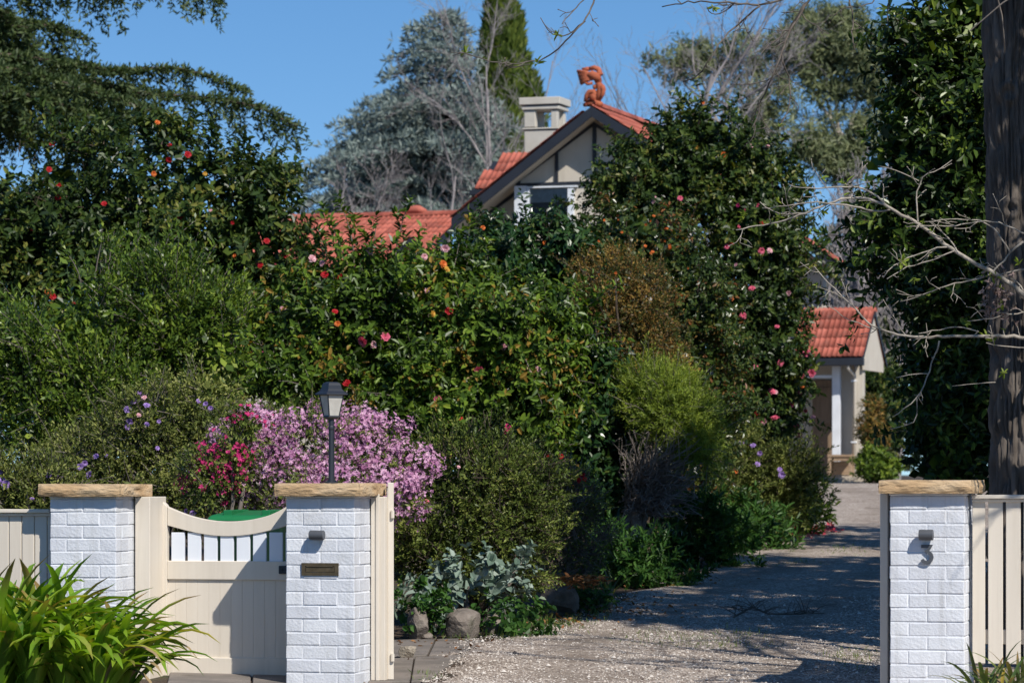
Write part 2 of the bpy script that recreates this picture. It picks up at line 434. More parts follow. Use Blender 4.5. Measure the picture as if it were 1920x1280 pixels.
off = oct_[None] * (s[:, None, None] * rng.uniform(0.6, 1.3, (N, 5, 1)))
ox = off[..., 0] * ca[:, None] - off[..., 1] * sa[:, None]; oy = off[..., 0] * sa[:, None] + off[..., 1] * ca[:, None]
v = np.stack([ox, oy, off[..., 2]], -1) + c[:, None]
b5 = np.arange(N)[:, None, None] * 5
t = (b5 + np.array([(0, 1, 4), (1, 2, 4), (2, 3, 4), (3, 0, 4)])[None]).reshape(-1, 3)
m = MB(); m.add(v.reshape(-1, 3), t=t)
tag(m.build('gravel', M['stone_bit']), 'loose pale gravel stones scattered over the near part of the drive', 'gravel', kind='stuff')

# ---------------------------------------------------------------- the front wall
W = Frame(600, 21.9, R(14.5))
BW, BH, BD, CR = 0.223, 0.0795, 0.105, 0.086
def brick_mesh(w, d, name, seed):
    m = MB(); n1, n2, n3 = 6, 4, 3
    bm = bmesh.new()
    bmesh.ops.create_cube(bm, size=1.0)
    bmesh.ops.scale(bm, vec=(w, d, BH), verts=bm.verts)
    bmesh.ops.bevel(bm, geom=list(bm.edges), offset=0.0042, segments=1, affect='EDGES')
    rr = random.Random(seed)
    for vv in bm.verts:
        vv.co += Vector((rr.uniform(-1, 1), rr.uniform(-1, 1), rr.uniform(-1, 1))) * 0.0016
    me = bpy.data.meshes.new(name); bm.to_mesh(me); bm.free()
    me.materials.append(M['white_brick'])
    return me
PW = 0.46
stretch_meshes = [brick_mesh(BW + 0.002, BD, 'brick_stretcher', k) for k in range(4)]
end_meshes = [brick_mesh(BD + 0.006, BW + 0.002, 'brick_end', 10 + k) for k in range(4)]

def rough_cap(w, d, t, seed):                     # rock-faced sandstone slab, sawn top
    m = MB(); nu, nd, nz = 40, 40, 7
    def side(ax0, ax1, fixed, n):
        pass
    # ring of points round the slab, nz layers high
    per = []
    for k in range(nu): per.append((-w / 2 + w * k / nu, -d / 2, 0, -1))
    for k in range(nd): per.append((w / 2, -d / 2 + d * k / nd, 1, 0))
    for k in range(nu): per.append((w / 2 - w * k / nu, d / 2, 0, 1))
    for k in range(nd): per.append((-w / 2, d / 2 - d * k / nd, -1, 0))
    per = np.array(per); n = len(per)
    vs = []
    for q in range(nz):
        f = q / (nz - 1)
        p = np.stack([per[:, 0], per[:, 1], np.full(n, f * t)], -1)
        amp = 0.022 * math.sin(math.pi * min(1, f * 0.86 + 0.10)) ** 0.7
        dd = amp * (0.55 + 0.5 * fbm(p * np.array([9, 9, 26]), seed, 3)) - 0.012
        corner = np.exp(-((np.abs(per[:, 0]) - w / 2) ** 2 + (np.abs(per[:, 1]) - d / 2) ** 2) / 0.0006)
        nrm = per[:, 2:4] + 0
        p[:, :2] += nrm * dd[:, None] - np.sign(per[:, :2]) * (corner * 0.008)[:, None]
        p[:, 2] += (0.004 * vnoise(p * np.array([12, 12, 1]), seed + 7)) * (1 if q in (0, nz - 1) else 0)
        vs.append(p)
    v = np.vstack(vs)
    i = np.arange(nz - 1)[:, None] * n; j = np.arange(n)[None]; j2 = (j + 1) % n
    m.add(v, np.stack([i + j, i + j2, i + n + j2, i + n + j], -1).reshape(-1, 4))
    m.ng = [(list(range(n - 1, -1, -1)), 0), (list(range((nz - 1) * n, nz * n)), 0)]
    return m

def pillar(px_l, px_r, label, ztop, base_z, capseed, cap_t=0.080):
    u0, u1 = W.ux(px_l), W.ux(px_r)
    uc = (u0 + u1) / 2
    e = W.empty('gate_pillar', uc, PW / 2, base_z)
    tag(e, label, 'pillar', 'white brick gate pillars with sandstone caps')
    hgt = ztop - base_z
    boxo('mortar_core', (-PW / 2 + 0.0045, -PW / 2 + 0.0045, -0.15), (PW / 2 - 0.0045, PW / 2 - 0.0045, hgt - 0.002), M['mortar'], e, 0)
    nC = int(hgt / CR) + 2
    k = 0
    for c in range(nC):
        zc = hgt - BH / 2 - 0.005 - c * CR
        if zc < -0.05: break
        ends = [(-PW / 2 + (BD + .006) / 2, -0.1155, 0), (-PW / 2 + (BD + .006) / 2, 0.1155, 0), (PW / 2 - (BD + .006) / 2, -0.1155, 0), (PW / 2 - (BD + .006) / 2, 0.1155, 0), (0, -PW / 2 + BD / 2, 1), (0, PW / 2 - BD / 2, 1)]
        for (x, y, kind) in ends:
            rot = 0
            if c % 2 == 0: x, y, rot = -y, x, 90
            me = random.choice(stretch_meshes if kind else end_meshes)
            o = bpy.data.objects.new('brick', me)
            o.location = (x + random.uniform(-.0018, .0018), y + random.uniform(-.0018, .0018), zc + random.uniform(-.0012, .0012))
            o.rotation_euler = (R(random.uniform(-.4, .4)), R(random.uniform(-.4, .4)), R(rot + random.uniform(-.35, .35)))
            link(o, e)
    boxo('mortar_bed', (-PW / 2 - 0.004, -PW / 2 - 0.004, hgt + 0.0005), (PW / 2 + 0.004, PW / 2 + 0.004, hgt + 0.014), M['mortar'], e, 0.003)
    cp = rough_cap(PW + 0.135, PW + 0.135, cap_t, capseed).build('cap', M['sandstone'], e, fix=True, smooth=False)
    cp.location = (0, 0, hgt + 0.0145)
    return e, uc

ZT2 = W.un(600, 930)[1] - 0.012
pl1, uc1 = pillar(97, 214, 'white brick pillar holding the hinges of the cream garden gate', W.un(155, 931)[1] - 0.012, -0.02, 31)
pl2, uc2 = pillar(537.5, 663, 'white brick pillar carrying a black lantern and a bronze letter slot', ZT2, -0.02, 57)
pl3, uc3 = pillar(1665, 1812, 'white brick pillar bearing the house number three beside the drive', W.un(1740, 925)[1] - 0.012, -0.05, 83)

# ---- wall lights, letter plate, house number (fixed to the pillars: things of their own)
def wall_light(px0, px1, py0, py1, label):
    u0, za = W.un(px0, py1); u1, zb = W.un(px1, py0)
    r = (zb - za) / 2
    e = W.empty('wall_light', (u0 + u1) / 2, 0, (za + zb) / 2)
    tag(e, label, 'light', 'grey cylinder wall lights')
    m = MB(); L = (u1 - u0) / 2 - 0.004
    m.tube([(-L, -0.048, 0), (-L + 0.003, -0.048, 0), (L - 0.003, -0.048, 0), (L, -0.048, 0)], [r - 0.003, r, r, r - 0.003], 24)
    m.build('shade', M['grey_metal'], e, fix=True)
    boxo('bracket', (-0.02, -0.030, -0.02), (0.02, 0.004, 0.02), M['grey_metal'], e, 0.002)
wall_light(584, 613, 993.5, 1011.5, 'grey cylinder light above the bronze letter slot')
wall_light(1724, 1753, 992, 1012, 'grey cylinder light above the house number')

u0, z0 = W.un(566, 1078); u1, z1 = W.un(635, 1055)
e = tag(W.empty('letter_slot', (u0 + u1) / 2, 0, (z0 + z1) / 2), 'bronze letter slot plate set into the white brick', 'letter slot')
w, h = (u1 - u0) / 2, (z1 - z0) / 2
m = MB()
fw, fh = w * 0.80, h * 0.52
m.box((-w, -0.010, -h), (-fw, 0.01, h)); m.box((fw, -0.010, -h), (w, 0.01, h)); m.box((-fw, -0.010, fh), (fw, 0.01, h)); m.box((-fw, -0.010, -h), (fw, 0.01, -fh))
m.build('plate', M['bronze'], e, fix=True)
boxo('flap', (-fw + 0.002, -0.006, -fh + 0.001), (fw - 0.002, 0.006, fh - 0.002), M['bronze'], e, 0.002)
m = MB(); m.tube([(-fw * .9, -0.009, fh - 0.004), (fw * .9, -0.009, fh - 0.004)], 0.003, 6); m.build('hinge', M['bronze'], e)

num = [(738, 516), (795, 516), (767, 546), (780, 550), (793, 561), (798, 577), (793, 593), (781, 604), (766, 606), (751, 601), (742, 590)]
pts = [W.un(1480 + a / 2.977, 850 + b / 2.977) for a, b in num]
uc, zc = np.mean([p[0] for p in pts]), np.mean([p[1] for p in pts])
m = MB()
pp = np.array([(p[0] - uc, p[1] - zc) for p in pts])
hw = 0.0105
# flat bar stroke, mitred
nrm_ = []
for k in range(len(pp)):
    a = pp[max(0, k - 1)]; b_ = pp[min(len(pp) - 1, k + 1)]
    tt = (b_ - a) / (np.linalg.norm(b_ - a) + 1e-9); nrm_.append((-tt[1], tt[0]))
nrm_ = np.array(nrm_)
nrm_[1] *= 1.35; nrm_[2] *= 1.3
A, B_ = pp + nrm_ * hw, pp - nrm_ * hw
n = len(pp)
v = [(x, -0.020, z) for x, z in A] + [(x, -0.020, z) for x, z in B_] + [(x, -0.010, z) for x, z in A] + [(x, -0.010, z) for x, z in B_]
q = []
for k in range(n - 1):
    q += [(k, k + 1, n + k + 1, n + k), (2 * n + k, 3 * n + k, 3 * n + k + 1, 2 * n + k + 1), (k, 2 * n + k, 2 * n + k + 1, k + 1), (n + k, n + k + 1, 3 * n + k + 1, 3 * n + k)]
q += [(0, n, 3 * n, 2 * n), (n - 1, 3 * n - 1, 4 * n - 1, 2 * n - 1)]
m.add(v, q)
m.tube([(pp[1, 0] - .01, -0.012, pp[1, 1]), (pp[1, 0] - .01, 0.006, pp[1, 1])], 0.003, 6)
m.tube([(pp[8, 0], -0.012, pp[8, 1]), (pp[8, 0], 0.006, pp[8, 1])], 0.003, 6)
o = m.build('house_number', M['grey_metal'], fix=True)
o.location = W.w(uc, 0, zc); o.rotation_euler = (0, 0, -W.yaw)
tag(o, 'grey metal house number 3 standing off the white brick pillar', 'house number')

# ---- lantern on the second pillar
zc = ZT2 + 0.094
e = tag(W.empty('lantern_post', uc2 + 0.004, PW / 2, zc), 'black post lantern with frosted panes on top of the brick pillar', 'lantern')
e.rotation_euler = (0, 0, -W.yaw)
nl = PW / 2
def lz(y): return W.un(601, y, nl)[1] - zc
def lw(px): return px / (F / 22.1)
m = MB()
m.tube([(0, 0, -0.002), (0, 0, 0.012), (0, 0, 0.016), (0, 0, lz(806)), (0, 0, lz(804)), (0, 0, lz(800)), (0, 0, lz(798)), (0, 0, lz(786)), (0, 0, lz(783))],
       [lw(13), lw(13), lw(6.2), lw(5.4), lw(6.6), lw(6.6), lw(5.2), lw(5.2), lw(9)], 8)
m.build('post', M['dark_metal'], e)
yaw4 = R(46.5)
def sq(hw, z): return [(.86 * hw * math.sqrt(2) * math.cos(yaw4 + math.pi / 4 + k * math.pi / 2), .86 * hw * math.sqrt(2) * math.sin(yaw4 + math.pi / 4 + k * math.pi / 2), z) for k in range(4)]
def loft(rings, name, mat):
    m = MB(); v = [p for r in rings for p in r]; q = []
    for k in range(len(rings) - 1):
        for j in range(4): q.append((k * 4 + j, k * 4 + (j + 1) % 4, k * 4 + 4 + (j + 1) % 4, k * 4 + 4 + j))
    q.append((3, 2, 1, 0)); b = (len(rings) - 1) * 4; q.append((b, b + 1, b + 2, b + 3))
    m.add(v, q); return m.build(name, mat, e, fix=True)
zg0, zg1 = lz(779), lz(741)
loft([sq(lw(8), lz(786)), sq(lw(14), lz(781.5)), sq(lw(13), zg0)], 'collar', M['dark_metal'])
loft([sq(lw(24), zg1), sq(lw(26.5), lz(739.5)), sq(lw(26), lz(737.5)), sq(lw(20), lz(733.5)), sq(lw(16.5), lz(729)), sq(lw(15.5), lz(722.5)), sq(lw(13), lz(718)), sq(lw(8.5), lz(716))], 'roof', M['dark_metal'])
gb, gt = sq(lw(12.3), zg0), sq(lw(19.3), zg1)
for k in range(4):
    k2 = (k + 1) % 4
    m = MB()
    c0, c1, c2, c3 = map(np.array, (gb[k], gb[k2], gt[k2], gt[k]))
    s_ = 0.965
    inn = [np.array([p[0] * s_, p[1] * s_, p[2]]) for p in (c0, c1, c2, c3)]
    o2 = [np.array([p[0] * .93, p[1] * .93, p[2]]) for p in (c0, c1, c2, c3)]
    m.add(inn + o2, [(0, 1, 2, 3), (7, 6, 5, 4), (0, 4, 5, 1), (1, 5, 6, 2), (2, 6, 7, 3), (3, 7, 4, 0)])
    m.build('pane', M['frost'], e, fix=True)
    m = MB(); m.tube([c0, c3], lw(1.3), 4); m.build('corner_bar', M['dark_metal'], e)

# ---- cream posts fixed to the pillars, the garden gate
NG = 0.56
def post(px0, px1, n0, n1, ytop, ybot, label, grp='cream posts beside the gate pillars'):
    ua, ub = W.ux(px0, n0), W.ux(px1, n0)
    zt = W.un((px0 + px1) / 2, ytop, n0)[1]; zb = W.un((px0 + px1) / 2, ybot, n0)[1]
    e = tag(W.empty('gate_post', (ua + ub) / 2, n0, zb), label, 'post', grp)
    w = (ub - ua) / 2
    boxo('shaft', (-w, 0, 0), (w, n1 - n0, zt - zb), M['cream'], e, 0.004)
    return e, ua, ub
post(253, 281, 0.31, 0.62, 931, 1275, 'cream timber post between the first pillar and the garden gate')
pst = post(695, 722, 0.34, 0.46, 931, 1275, 'cream timber post on the drive side of the lantern pillar')
boxo('stop_bead', (-0.012, -0.012, 0.0), (0.012, 0.0, 1.21), M['cream'], pst[0], 0.003)
post(1650, 1664.5, 0.16, 0.30, 925, 1300, 'cream timber post on the drive side of the numbered pillar')

def interp(pts, n):
    pts = np.array(pts, float)
    t = np.concatenate([[0], np.cumsum(np.linalg.norm(np.diff(pts, axis=0), axis=1))]); q = np.linspace(0, t[-1], n)
    return np.stack([np.interp(q, t, pts[:, 0]), np.interp(q, t, pts[:, 1])], -1)

gate_o = (W.ux(410, NG), NG)
zg = W.un(410, 1266, NG)[1]
e = tag(W.empty('garden_gate', gate_o[0], NG, zg), 'cream timber garden gate with a scooped top rail and white pickets', 'gate')
def gp(x, y, n=0.0):
    a, b = W.un(x, y, NG + n); return a - gate_o[0], b - zg
def strip(name, top, bot, n0, n1, mat, parent):
    t, bt = np.array([gp(*p) for p in top]), np.array([gp(*p) for p in bot]); n = len(t)
    v = [(x, n0, z) for x, z in t] + [(x, n0, z) for x, z in bt] + [(x, n1, z) for x, z in t] + [(x, n1, z) for x, z in bt]
    q = []
    for k in range(n - 1):
        q += [(k, n + k, n + k + 1, k + 1), (2 * n + k, 2 * n + k + 1, 3 * n + k + 1, 3 * n + k), (k, k + 1, 2 * n + k + 1, 2 * n + k), (n + k, 3 * n + k, 3 * n + k + 1, n + k + 1)]
    q += [(0, 2 * n, 3 * n, n), (n - 1, 2 * n - 1, 4 * n - 1, 3 * n - 1)]
    m = MB(); m.add(v, q); return m.build(name, mat, parent, bevel=0.003, fix=True)
strip('stile', [(282, 933.5), (290, 934), (298, 936), (305, 940), (310, 945), (313, 949)], [(282, 1266)] * 1 + [(290, 1266), (298, 1266), (305, 1266), (310, 1266), (313, 1266)], -0.004, 0.05, M['cream'], e)
topc = interp([(313.5, 949.5), (325, 954.5), (336, 959), (352, 965), (369.5, 970), (386, 973.5), (403, 976), (420, 977), (437, 977), (453, 976), (470, 974), (487, 970.5), (504, 966), (521, 958.5), (537.5, 949)], 28)
botc = interp([(313.5, 984.5), (330, 989), (350, 994.5), (370, 999), (390, 1002.5), (403, 1004), (425, 1005), (450, 1004), (475, 1001), (497, 996.5), (520, 990.5), (537.5, 985)], 28)
strip('top_rail', topc, botc, 0.0, 0.045, M['cream'], e)
a0, b0 = gp(313, 1085.5); a1, b1 = gp(545, 1052)
boxo('middle_rail', (a0, -0.001, b0), (a1, 0.045, b1), M['cream'], e)
a0, b0 = gp(313, 1266.5); a1, b1 = gp(545, 1234)
boxo('bottom_rail', (a0, -0.001, b0), (a1, 0.045, b1), M['cream'], e)
boxo('lock_stile', (gp(548, 1266)[0], -0.004, 0), (gp(575, 1266)[0], 0.05, gp(548, 949)[1]), M['cream'], e)
x = 321.5
while x < 545:
    xa, xb = x, min(x + 24.3, 545)
    za = gp(x, 1054)[1] - 0.02; zb = gp(xa, 1006)[1] + 0.03
    a, b_ = gp(xa, 1052, .016)[0], gp(xb, 1052, .016)[0]
    if b_ - a > 0.02: boxo('picket', (a, 0.013, za), (b_, 0.033, zb), M['gate_white'], e, 0.002)
    x += 30.6
x = 308
while x < 545:
    a, b_ = gp(x, 1100, .02)[0], gp(x + 20.9, 1100, .02)[0]
    boxo('board', (a + 0.0004, 0.018, gp(x, 1236)[1]), (b_ - 0.0004, 0.034, gp(x, 1083)[1]), M['cream'], e, 0.0009)
    x += 20.9
a0, b0 = gp(524, 1075); a1, b1 = gp(545, 1060)
boxo('latch', (a0, -0.02, b0), (a1, 0.0, b1), M['dark_metal'], e, 0.003)
m = MB(); m.tube([(a0 + .02, -0.03, (b0 + b1) / 2), (a0 + .02, 0, (b0 + b1) / 2)], 0.009, 8); m.build('latch_knob', M['dark_metal'], e)

# ---- the two leaves of the drive gate, standing open
def leaf_gate(u, n, z, yaw, L, label):
    e = tag(empty('drive_gate', W.w(u, n, z), yaw), label, 'gate', 'open leaves of the drive gate')
    boxo('stile', (0, -0.02, 0), (0.045, 0.02, 1.28), M['cream'], e)
    boxo('stile', (L - 0.09, -0.02, 0), (L, 0.02, 1.24), M['cream'], e)
    boxo('bottom_rail', (0.046, -0.018, 0.0), (L - 0.091, 0.018, 0.115), M['cream'], e)
    boxo('middle_rail', (0.046, -0.018, 0.64), (L - 0.091, 0.018, 0.76), M['cream'], e)
    m = MB(); tt = np.linspace(0.046, L - 0.091, 20)
    sag = lambda f: 1.22 - 0.10 * math.sin(math.pi * f)
    poly = [(x, sag((x - .046) / (L - .137))) for x in tt] + [(x, sag((x - .046) / (L - .137)) - 0.10) for x in tt[::-1]]
    m.prism(poly, -0.018, 0.018); m.build('top_rail', M['cream'], e, fix=True)
    x = 0.07
    while x < L - 0.17:
        boxo('picket', (x, -0.010, 0.762), (x + 0.083, 0.010, 1.10), M['gate_white'], e, 0.002); x += 0.105
    x = 0.047
    while x < L - 0.15:
        boxo('board', (x, -0.008, 0.112), (x + 0.073, 0.008, 0.643), M['cream'], e, 0.003); x += 0.0745
    for hz in (0.12, 1.05):
        m = MB(); m.tube([(-0.012, -0.012, hz), (-0.012, -0.012, hz + 0.05)], 0.012, 8); m.box((-0.02, -0.024, hz + 0.005), (0.004, -0.016, hz + 0.045)); m.build('hinge', M['cream'], e, fix=True)
ul = W.ux(732.5, 0.40)
pw = W.w(ul, 0.40, 0.05)
leaf_gate(ul, 0.40, 0.03, math.atan2(1.0, (732 - CX) / F - 0.004), 1.62, 'cream drive gate leaf swung open behind the lantern pillar, seen edge on')
ur = W.ux(1657, 0.32)
leaf_gate(ur + 0.01, 0.33, -0.01, math.atan2(1.0, 0.22), 1.62, 'cream drive gate leaf swung open behind the numbered pillar')

# ---- fences
def fence(px0, px1, n, ytop, ybot, ypan, pitch, label, gap=0.013, ubase=None):
    ua, ub = W.ux(px0, n), W.ux(px1, n)
    zt = W.un(px0 if px0 > 0 else 50, ytop, n)[1]; zb = W.un(px0 if px0 > 0 else 50, ybot, n)[1]
    e = tag(W.empty('timber_fence', ua, n, zb), label, 'fence', 'cream board fences beside the pillars')
    L = ub - ua
    boxo('cap_rail', (-0.0, -0.045, zt - zb - 0.025), (L, 0.06, zt - zb), M['cream'], e)
    boxo('fascia_rail', (0.0, -0.022, zt - zb - 0.044), (L, 0.03, zt - zb - 0.027), M['cream'], e, 0.003)
    boxo('rail', (0, 0.02, 0.12), (L, 0.055, 0.21), M['cream'], e)
    x = ubase if ubase is not None else 0.0
    while x < L - 0.02:
        boxo('board', (max(x, 0), 0.0, 0.0), (min(x + pitch - gap, L), 0.018, zt - zb - 0.030), M['cream'], e, 0.003); x += pitch
    return e
fence(-700, 96.5, 0.13, 954, 1285, 0, 0.0905, 'cream board fence at the far left beside the gate pillar', 0.006, -0.004)
fence(1823, 3000, 0.20, 927, 1243, 0, 0.109, 'cream board fence with wide gaps to the right of the numbered pillar', 0.019, -0.012)

# ---- wheelie bin behind the gate
pb = P(478, 962, 24.6)
e = tag(empty('wheelie_bin', (pb[0], pb[1], float(gz(24.6))), R(-8)), 'green wheelie bin standing behind the garden gate', 'bin')
zt = pb[2] - float(gz(24.6)) + 0.02
m = MB()
b_ = [(-0.20, -0.22), (0.20, -0.22), (0.20, 0.22), (-0.20, 0.22)]; t_ = [(-0.27, -0.31), (0.27, -0.31), (0.27, 0.31), (-0.27, 0.31)]
m.add([(x, y, 0.03) for x, y in b_] + [(x, y, zt - 0.08) for x, y in t_], [(0, 3, 2, 1), (4, 5, 6, 7), (0, 1, 5, 4), (1, 2, 6, 5), (2, 3, 7, 6), (3, 0, 4, 7)])
m.build('body', M['bin_shaded'], e, bevel=0.02, fix=True)
m = MB()
v = [(-0.29, -0.34, zt - 0.075), (0.29, -0.34, zt - 0.075), (0.29, 0.33, zt - 0.075), (-0.29, 0.33, zt - 0.075), (-0.26, -0.30, zt - 0.03), (0.26, -0.30, zt - 0.03), (0.26, 0.30, zt), (-0.26, 0.30, zt)]
m.add(v, [(0, 3, 2, 1), (4, 5, 6, 7), (0, 1, 5, 4), (1, 2, 6, 5), (2, 3, 7, 6), (3, 0, 4, 7)])
m.build('lid', M['bin_green'], e, bevel=0.012, fix=True)
for x_ in (-.2, .2):
    m = MB(); m.tube([(x_ - .03, .26, .10), (x_ + .03, .26, .10)], .10, 14); m.build('wheel', M['dark_metal'], e)
for x_ in (-.14, .14):
    m = MB(); m.box((x_ - .03, -.28, zt - .034), (x_ + .03, .29, zt + .006)); m.build('lid_rib', M['bin_green'], e, bevel=.004, fix=True)

# ---- paving by the lantern pillar and a loose block on it
pv = empty('paving', (0, 0, 0)); tag(pv, kind='structure')
flag = [[(700, 1240), (775, 1238), (768, 1282), (690, 1285)], [(778, 1237), (868, 1232), (800, 1280), (771, 1282)], [(735, 1205), (815, 1203), (800, 1233), (728, 1237)], [(818, 1203), (893, 1201), (905, 1206), (872, 1229), (804, 1233)],
        [(640, 1240), (695, 1240), (685, 1285), (600, 1290)], [(320, 1262), (470, 1262), (470, 1300), (310, 1300)], [(474, 1262), (600, 1262), (596, 1300), (474, 1300)]]
for f in flag:
    w3 = np.array([G(*p) for p in f]); w3[:, 2] += 0.024 + random.uniform(-.002, .002)
    c = w3.mean(0); m = MB()
    n = len(w3); lo = w3.copy(); lo[:, 2] -= 0.05
    m.add(np.vstack([w3, lo]) , [(k, n + k, n + (k + 1) % n, (k + 1) % n) for k in range(n)]); m.ng = [(list(range(n)), 0)]
    m.build('paving_stone', M['paver'], pv, bevel=0.006, fix=True)
pc = G(764, 1238)
M['block'] = surf('concrete_block', [(0.3, (0.26, 0.22, 0.17)), (0.7, (0.42, 0.37, 0.30))], 25, 0.95, 0.8, 60)
def rock(name, c, size, seed, mat, label, cat='rock', group='rocks edging the flower bed', boxy=0.35, parent=None):
    bm = bmesh.new(); bmesh.ops.create_icosphere(bm, subdivisions=3, radius=1.0)
    v = np.array([x.co for x in bm.verts])
    cub = v / np.max(np.abs(v), axis=1, keepdims=True)
    v = v * (1 - boxy) + cub * boxy * 0.85
    v = v * (1 + 0.20 * fbm(v * 1.2 + seed, seed, 2))[:, None] + 0.05 * np.stack([fbm(v * 3.5 + k, seed + k, 2) for k in range(3)], -1)
    # a few flat broken faces
    rs = np.random.default_rng(seed)
    for k in range(6):
        d = nrmz(rs.normal(size=3)); lim = rs.uniform(0.62, 0.85)
        s = v @ d; v = v - np.maximum(s - lim, 0)[:, None] * d
    v = v * np.array(size)
    for x, co in zip(bm.verts, v): x.co = co
    me = bpy.data.meshes.new(name); bm.to_mesh(me); bm.free(); me.materials.append(mat)
    o = link(bpy.data.objects.new(name, me)); o.location = c; o.rotation_euler = (0, 0, rs.uniform(-.4, .4))
    if label: tag(o, label, cat, group)
    return o
rock('concrete_block', (pc[0], pc[1], pc[2] + 0.055), (0.068, 0.06, 0.052), 5, M['block'], 'rough concrete block lying on the paving by the drive', 'block', None, 0.9)
rocks = [((785, 1168), (.09, .09, .15), 'upright narrow rock at the pillar end of the flower bed'), ((868, 1172), (.165, .14, .12), 'largest rounded grey rock at the drive edge under silver leaves'), ((925, 1172), (.075, .08, .09), 'small grey rock just right of the largest rounded rock'),
         ((800, 1194), (.05, .05, .04), 'little pale stone on the paving corner below the bed'), ((992, 1152), (.10, .09, .085), 'half hidden rock among grass in the middle of the bed edge'), ((1050, 1122), (.16, .14, .14), 'dark squared rock under the pile of dry leaves'),
         ((1104, 1124), (.085, .08, .10), 'brown rock between the dark squared rock and the last rock'), ((1137, 1122), (.085, .08, .10), 'pale squared rock at the end of the rock edging')]
for k, ((x, y), s, lb) in enumerate(rocks):
    c = P(x, y, gy(y + s[2] * 240) + 0.1)
    rock('garden_rock', c, s, 40 + k, M['rock'], lb)
# ---------------------------------------------------------------- the house
HF = Frame(1000, 66.0, R(18))
hz0 = 1.12
house = tag(HF.empty('house', 0, 0, hz0), 'cream half timbered house with red tiled roofs beyond the shrubs', 'house')
def hp(x, y, n=0.0):
    a, b = HF.un(x, y, n); return a, b - hz0
def hpoly(name, pts, n0, n1, mat, parent=house, nref=None, bevel=0):
    m = MB(); m.prism([hp(x, y, n0 if nref is None else nref) for x, y in pts], n0, n1)
    return m.build(name, mat, parent, fix=True, bevel=bevel)

tile_prof = [(0.0, 0.004), (0.014, 0.022), (0.034, 0.026), (0.052, 0.008), (0.085, 0.002), (0.104, 0.008), (0.122, 0.024), (0.142, 0.022), (0.160, 0.006), (0.195, 0.002), (0.212, 0.010), (0.226, 0.016)]
def tile_mesh():
    m = MB(); n = len(tile_prof); L = 0.40
    v = [(x, 0, z + 0.012) for x, z in tile_prof] + [(x, L, z - 0.020) for x, z in tile_prof] + [(x, 0.004, z - 0.012) for x, z in tile_prof]
    q = [(k, k + 1, n + k + 1, n + k) for k in range(n - 1)] + [(2 * n + k, 2 * n + k + 1, k + 1, k) for k in range(n - 1)]
    m.add(v, q); me = m.mesh('roof_tile'); me.materials.append(M['tile']); return me
TILE = tile_mesh()
def tiles(parent, eave, row, up, cols, rows, keep=None, gauge=0.325, pw=0.222):
    eave, row, up = Vector(eave), Vector(row).normalized(), Vector(up).normalized()
    nz = row.cross(up).normalized()
    for r in range(rows):
        for c in range(cols):
            if keep and not keep(c, r): continue
            o = bpy.data.objects.new('roof_tile', TILE)
            p = eave + row * (c * pw) + up * (r * gauge) + nz * (0.012 + random.uniform(-.003, .003))
            rot = Matrix((row, up, nz)).transposed()
            rot = rot @ Matrix.Rotation(random.uniform(-.012, .012), 3, 'Z') @ Matrix.Rotation(0.045, 3, 'X')
            o.matrix_local = Matrix.Translation(p) @ rot.to_4x4()
            link(o, parent)
def slab(name, a, b, c, d, thick, mat, parent):
    a, b, c, d = map(Vector, (a, b, c, d)); nz = (b - a).cross(d - a).normalized() * thick
    m = MB(); m.add([*a[:], *b[:], *c[:], *d[:], *(a - nz)[:], *(b - nz)[:], *(c - nz)[:], *(d - nz)[:]],
                    [(0, 1, 2, 3), (7, 6, 5, 4), (0, 4, 5, 1), (1, 5, 6, 2), (2, 6, 7, 3), (3, 7, 4, 0)])
    return m.build(name, mat, parent, fix=True)
def ridge(parent, a, b, r=0.10):
    a, b = Vector(a), Vector(b); L = (b - a).length; n = max(1, int(L / 0.42)); d = (b - a) / n
    for k in range(n):
        m = MB(); p = a + d * k
        th = np.linspace(-0.3, math.pi + 0.3, 8); side = d.normalized().cross(Vector((0, 0, 1))).normalized()
        v = []
        for f, rr in ((0, r * 1.06), (1.04, r)):
            for t in th: v.append((p + d * f + side * (rr * math.cos(t)) + Vector((0, 0, 1)) * (rr * math.sin(t) * 0.8))[:])
        m.add(v, [(i, i + 1, 9 + i, 8 + i) for i in range(7)])
        m.build('ridge_tile', M['tile'], parent, smooth=True)

# main gable: wall, trims, barge boards, soffits
OV = -0.55
hpoly('wall', [(1108, 222), (1290, 340), (1290, 890), (968, 890), (968, 336)], 0.0, 0.25, M['render'])
hpoly('side_wall', [(968.5, 345), (968.5, 890), (855, 890), (855, 428)], 0.35, 0.6, M['render'])
hpoly('barge_board', [(1108.7, 199.5), (846, 410), (846, 431), (1108.7, 219)], OV - 0.04, OV, M['navy'])
hpoly('barge_board', [(1109, 199.5), (1300, 316), (1300, 336), (1109, 219)], OV - 0.042, OV - 0.002, M['navy'])
hpoly('rake_trim', [(1114, 229), (969, 337), (969, 344), (1114, 236)], -0.035, -0.001, M['navy'], nref=0)
hpoly('rake_trim', [(1114, 229), (1290, 338), (1290, 345), (1114, 236)], -0.037, -0.001, M['navy'], nref=0)
hpoly('rake_trim', [(969, 358), (905, 404), (905, 411), (969, 365)], 0.31, 0.349, M['navy'], nref=.35)
hpoly('timber_post', [(1112, 232), (1118.5, 232), (1118.5, 346), (1112, 346)], -0.045, -0.001, M['navy'], nref=0)
hpoly('timber_post', [(1041.5, 284), (1047, 280), (1047, 346), (1041.5, 346)], -0.045, -0.001, M['navy'], nref=0)
hpoly('timber_post', [(970.5, 334), (976, 330), (976, 346), (970.5, 346)], -0.045, -0.001, M['navy'], nref=0)
hpoly('timber_beam', [(969, 344.5), (1290, 333), (1290, 339), (969, 350)], -0.055, -0.001, M['navy'], nref=0)
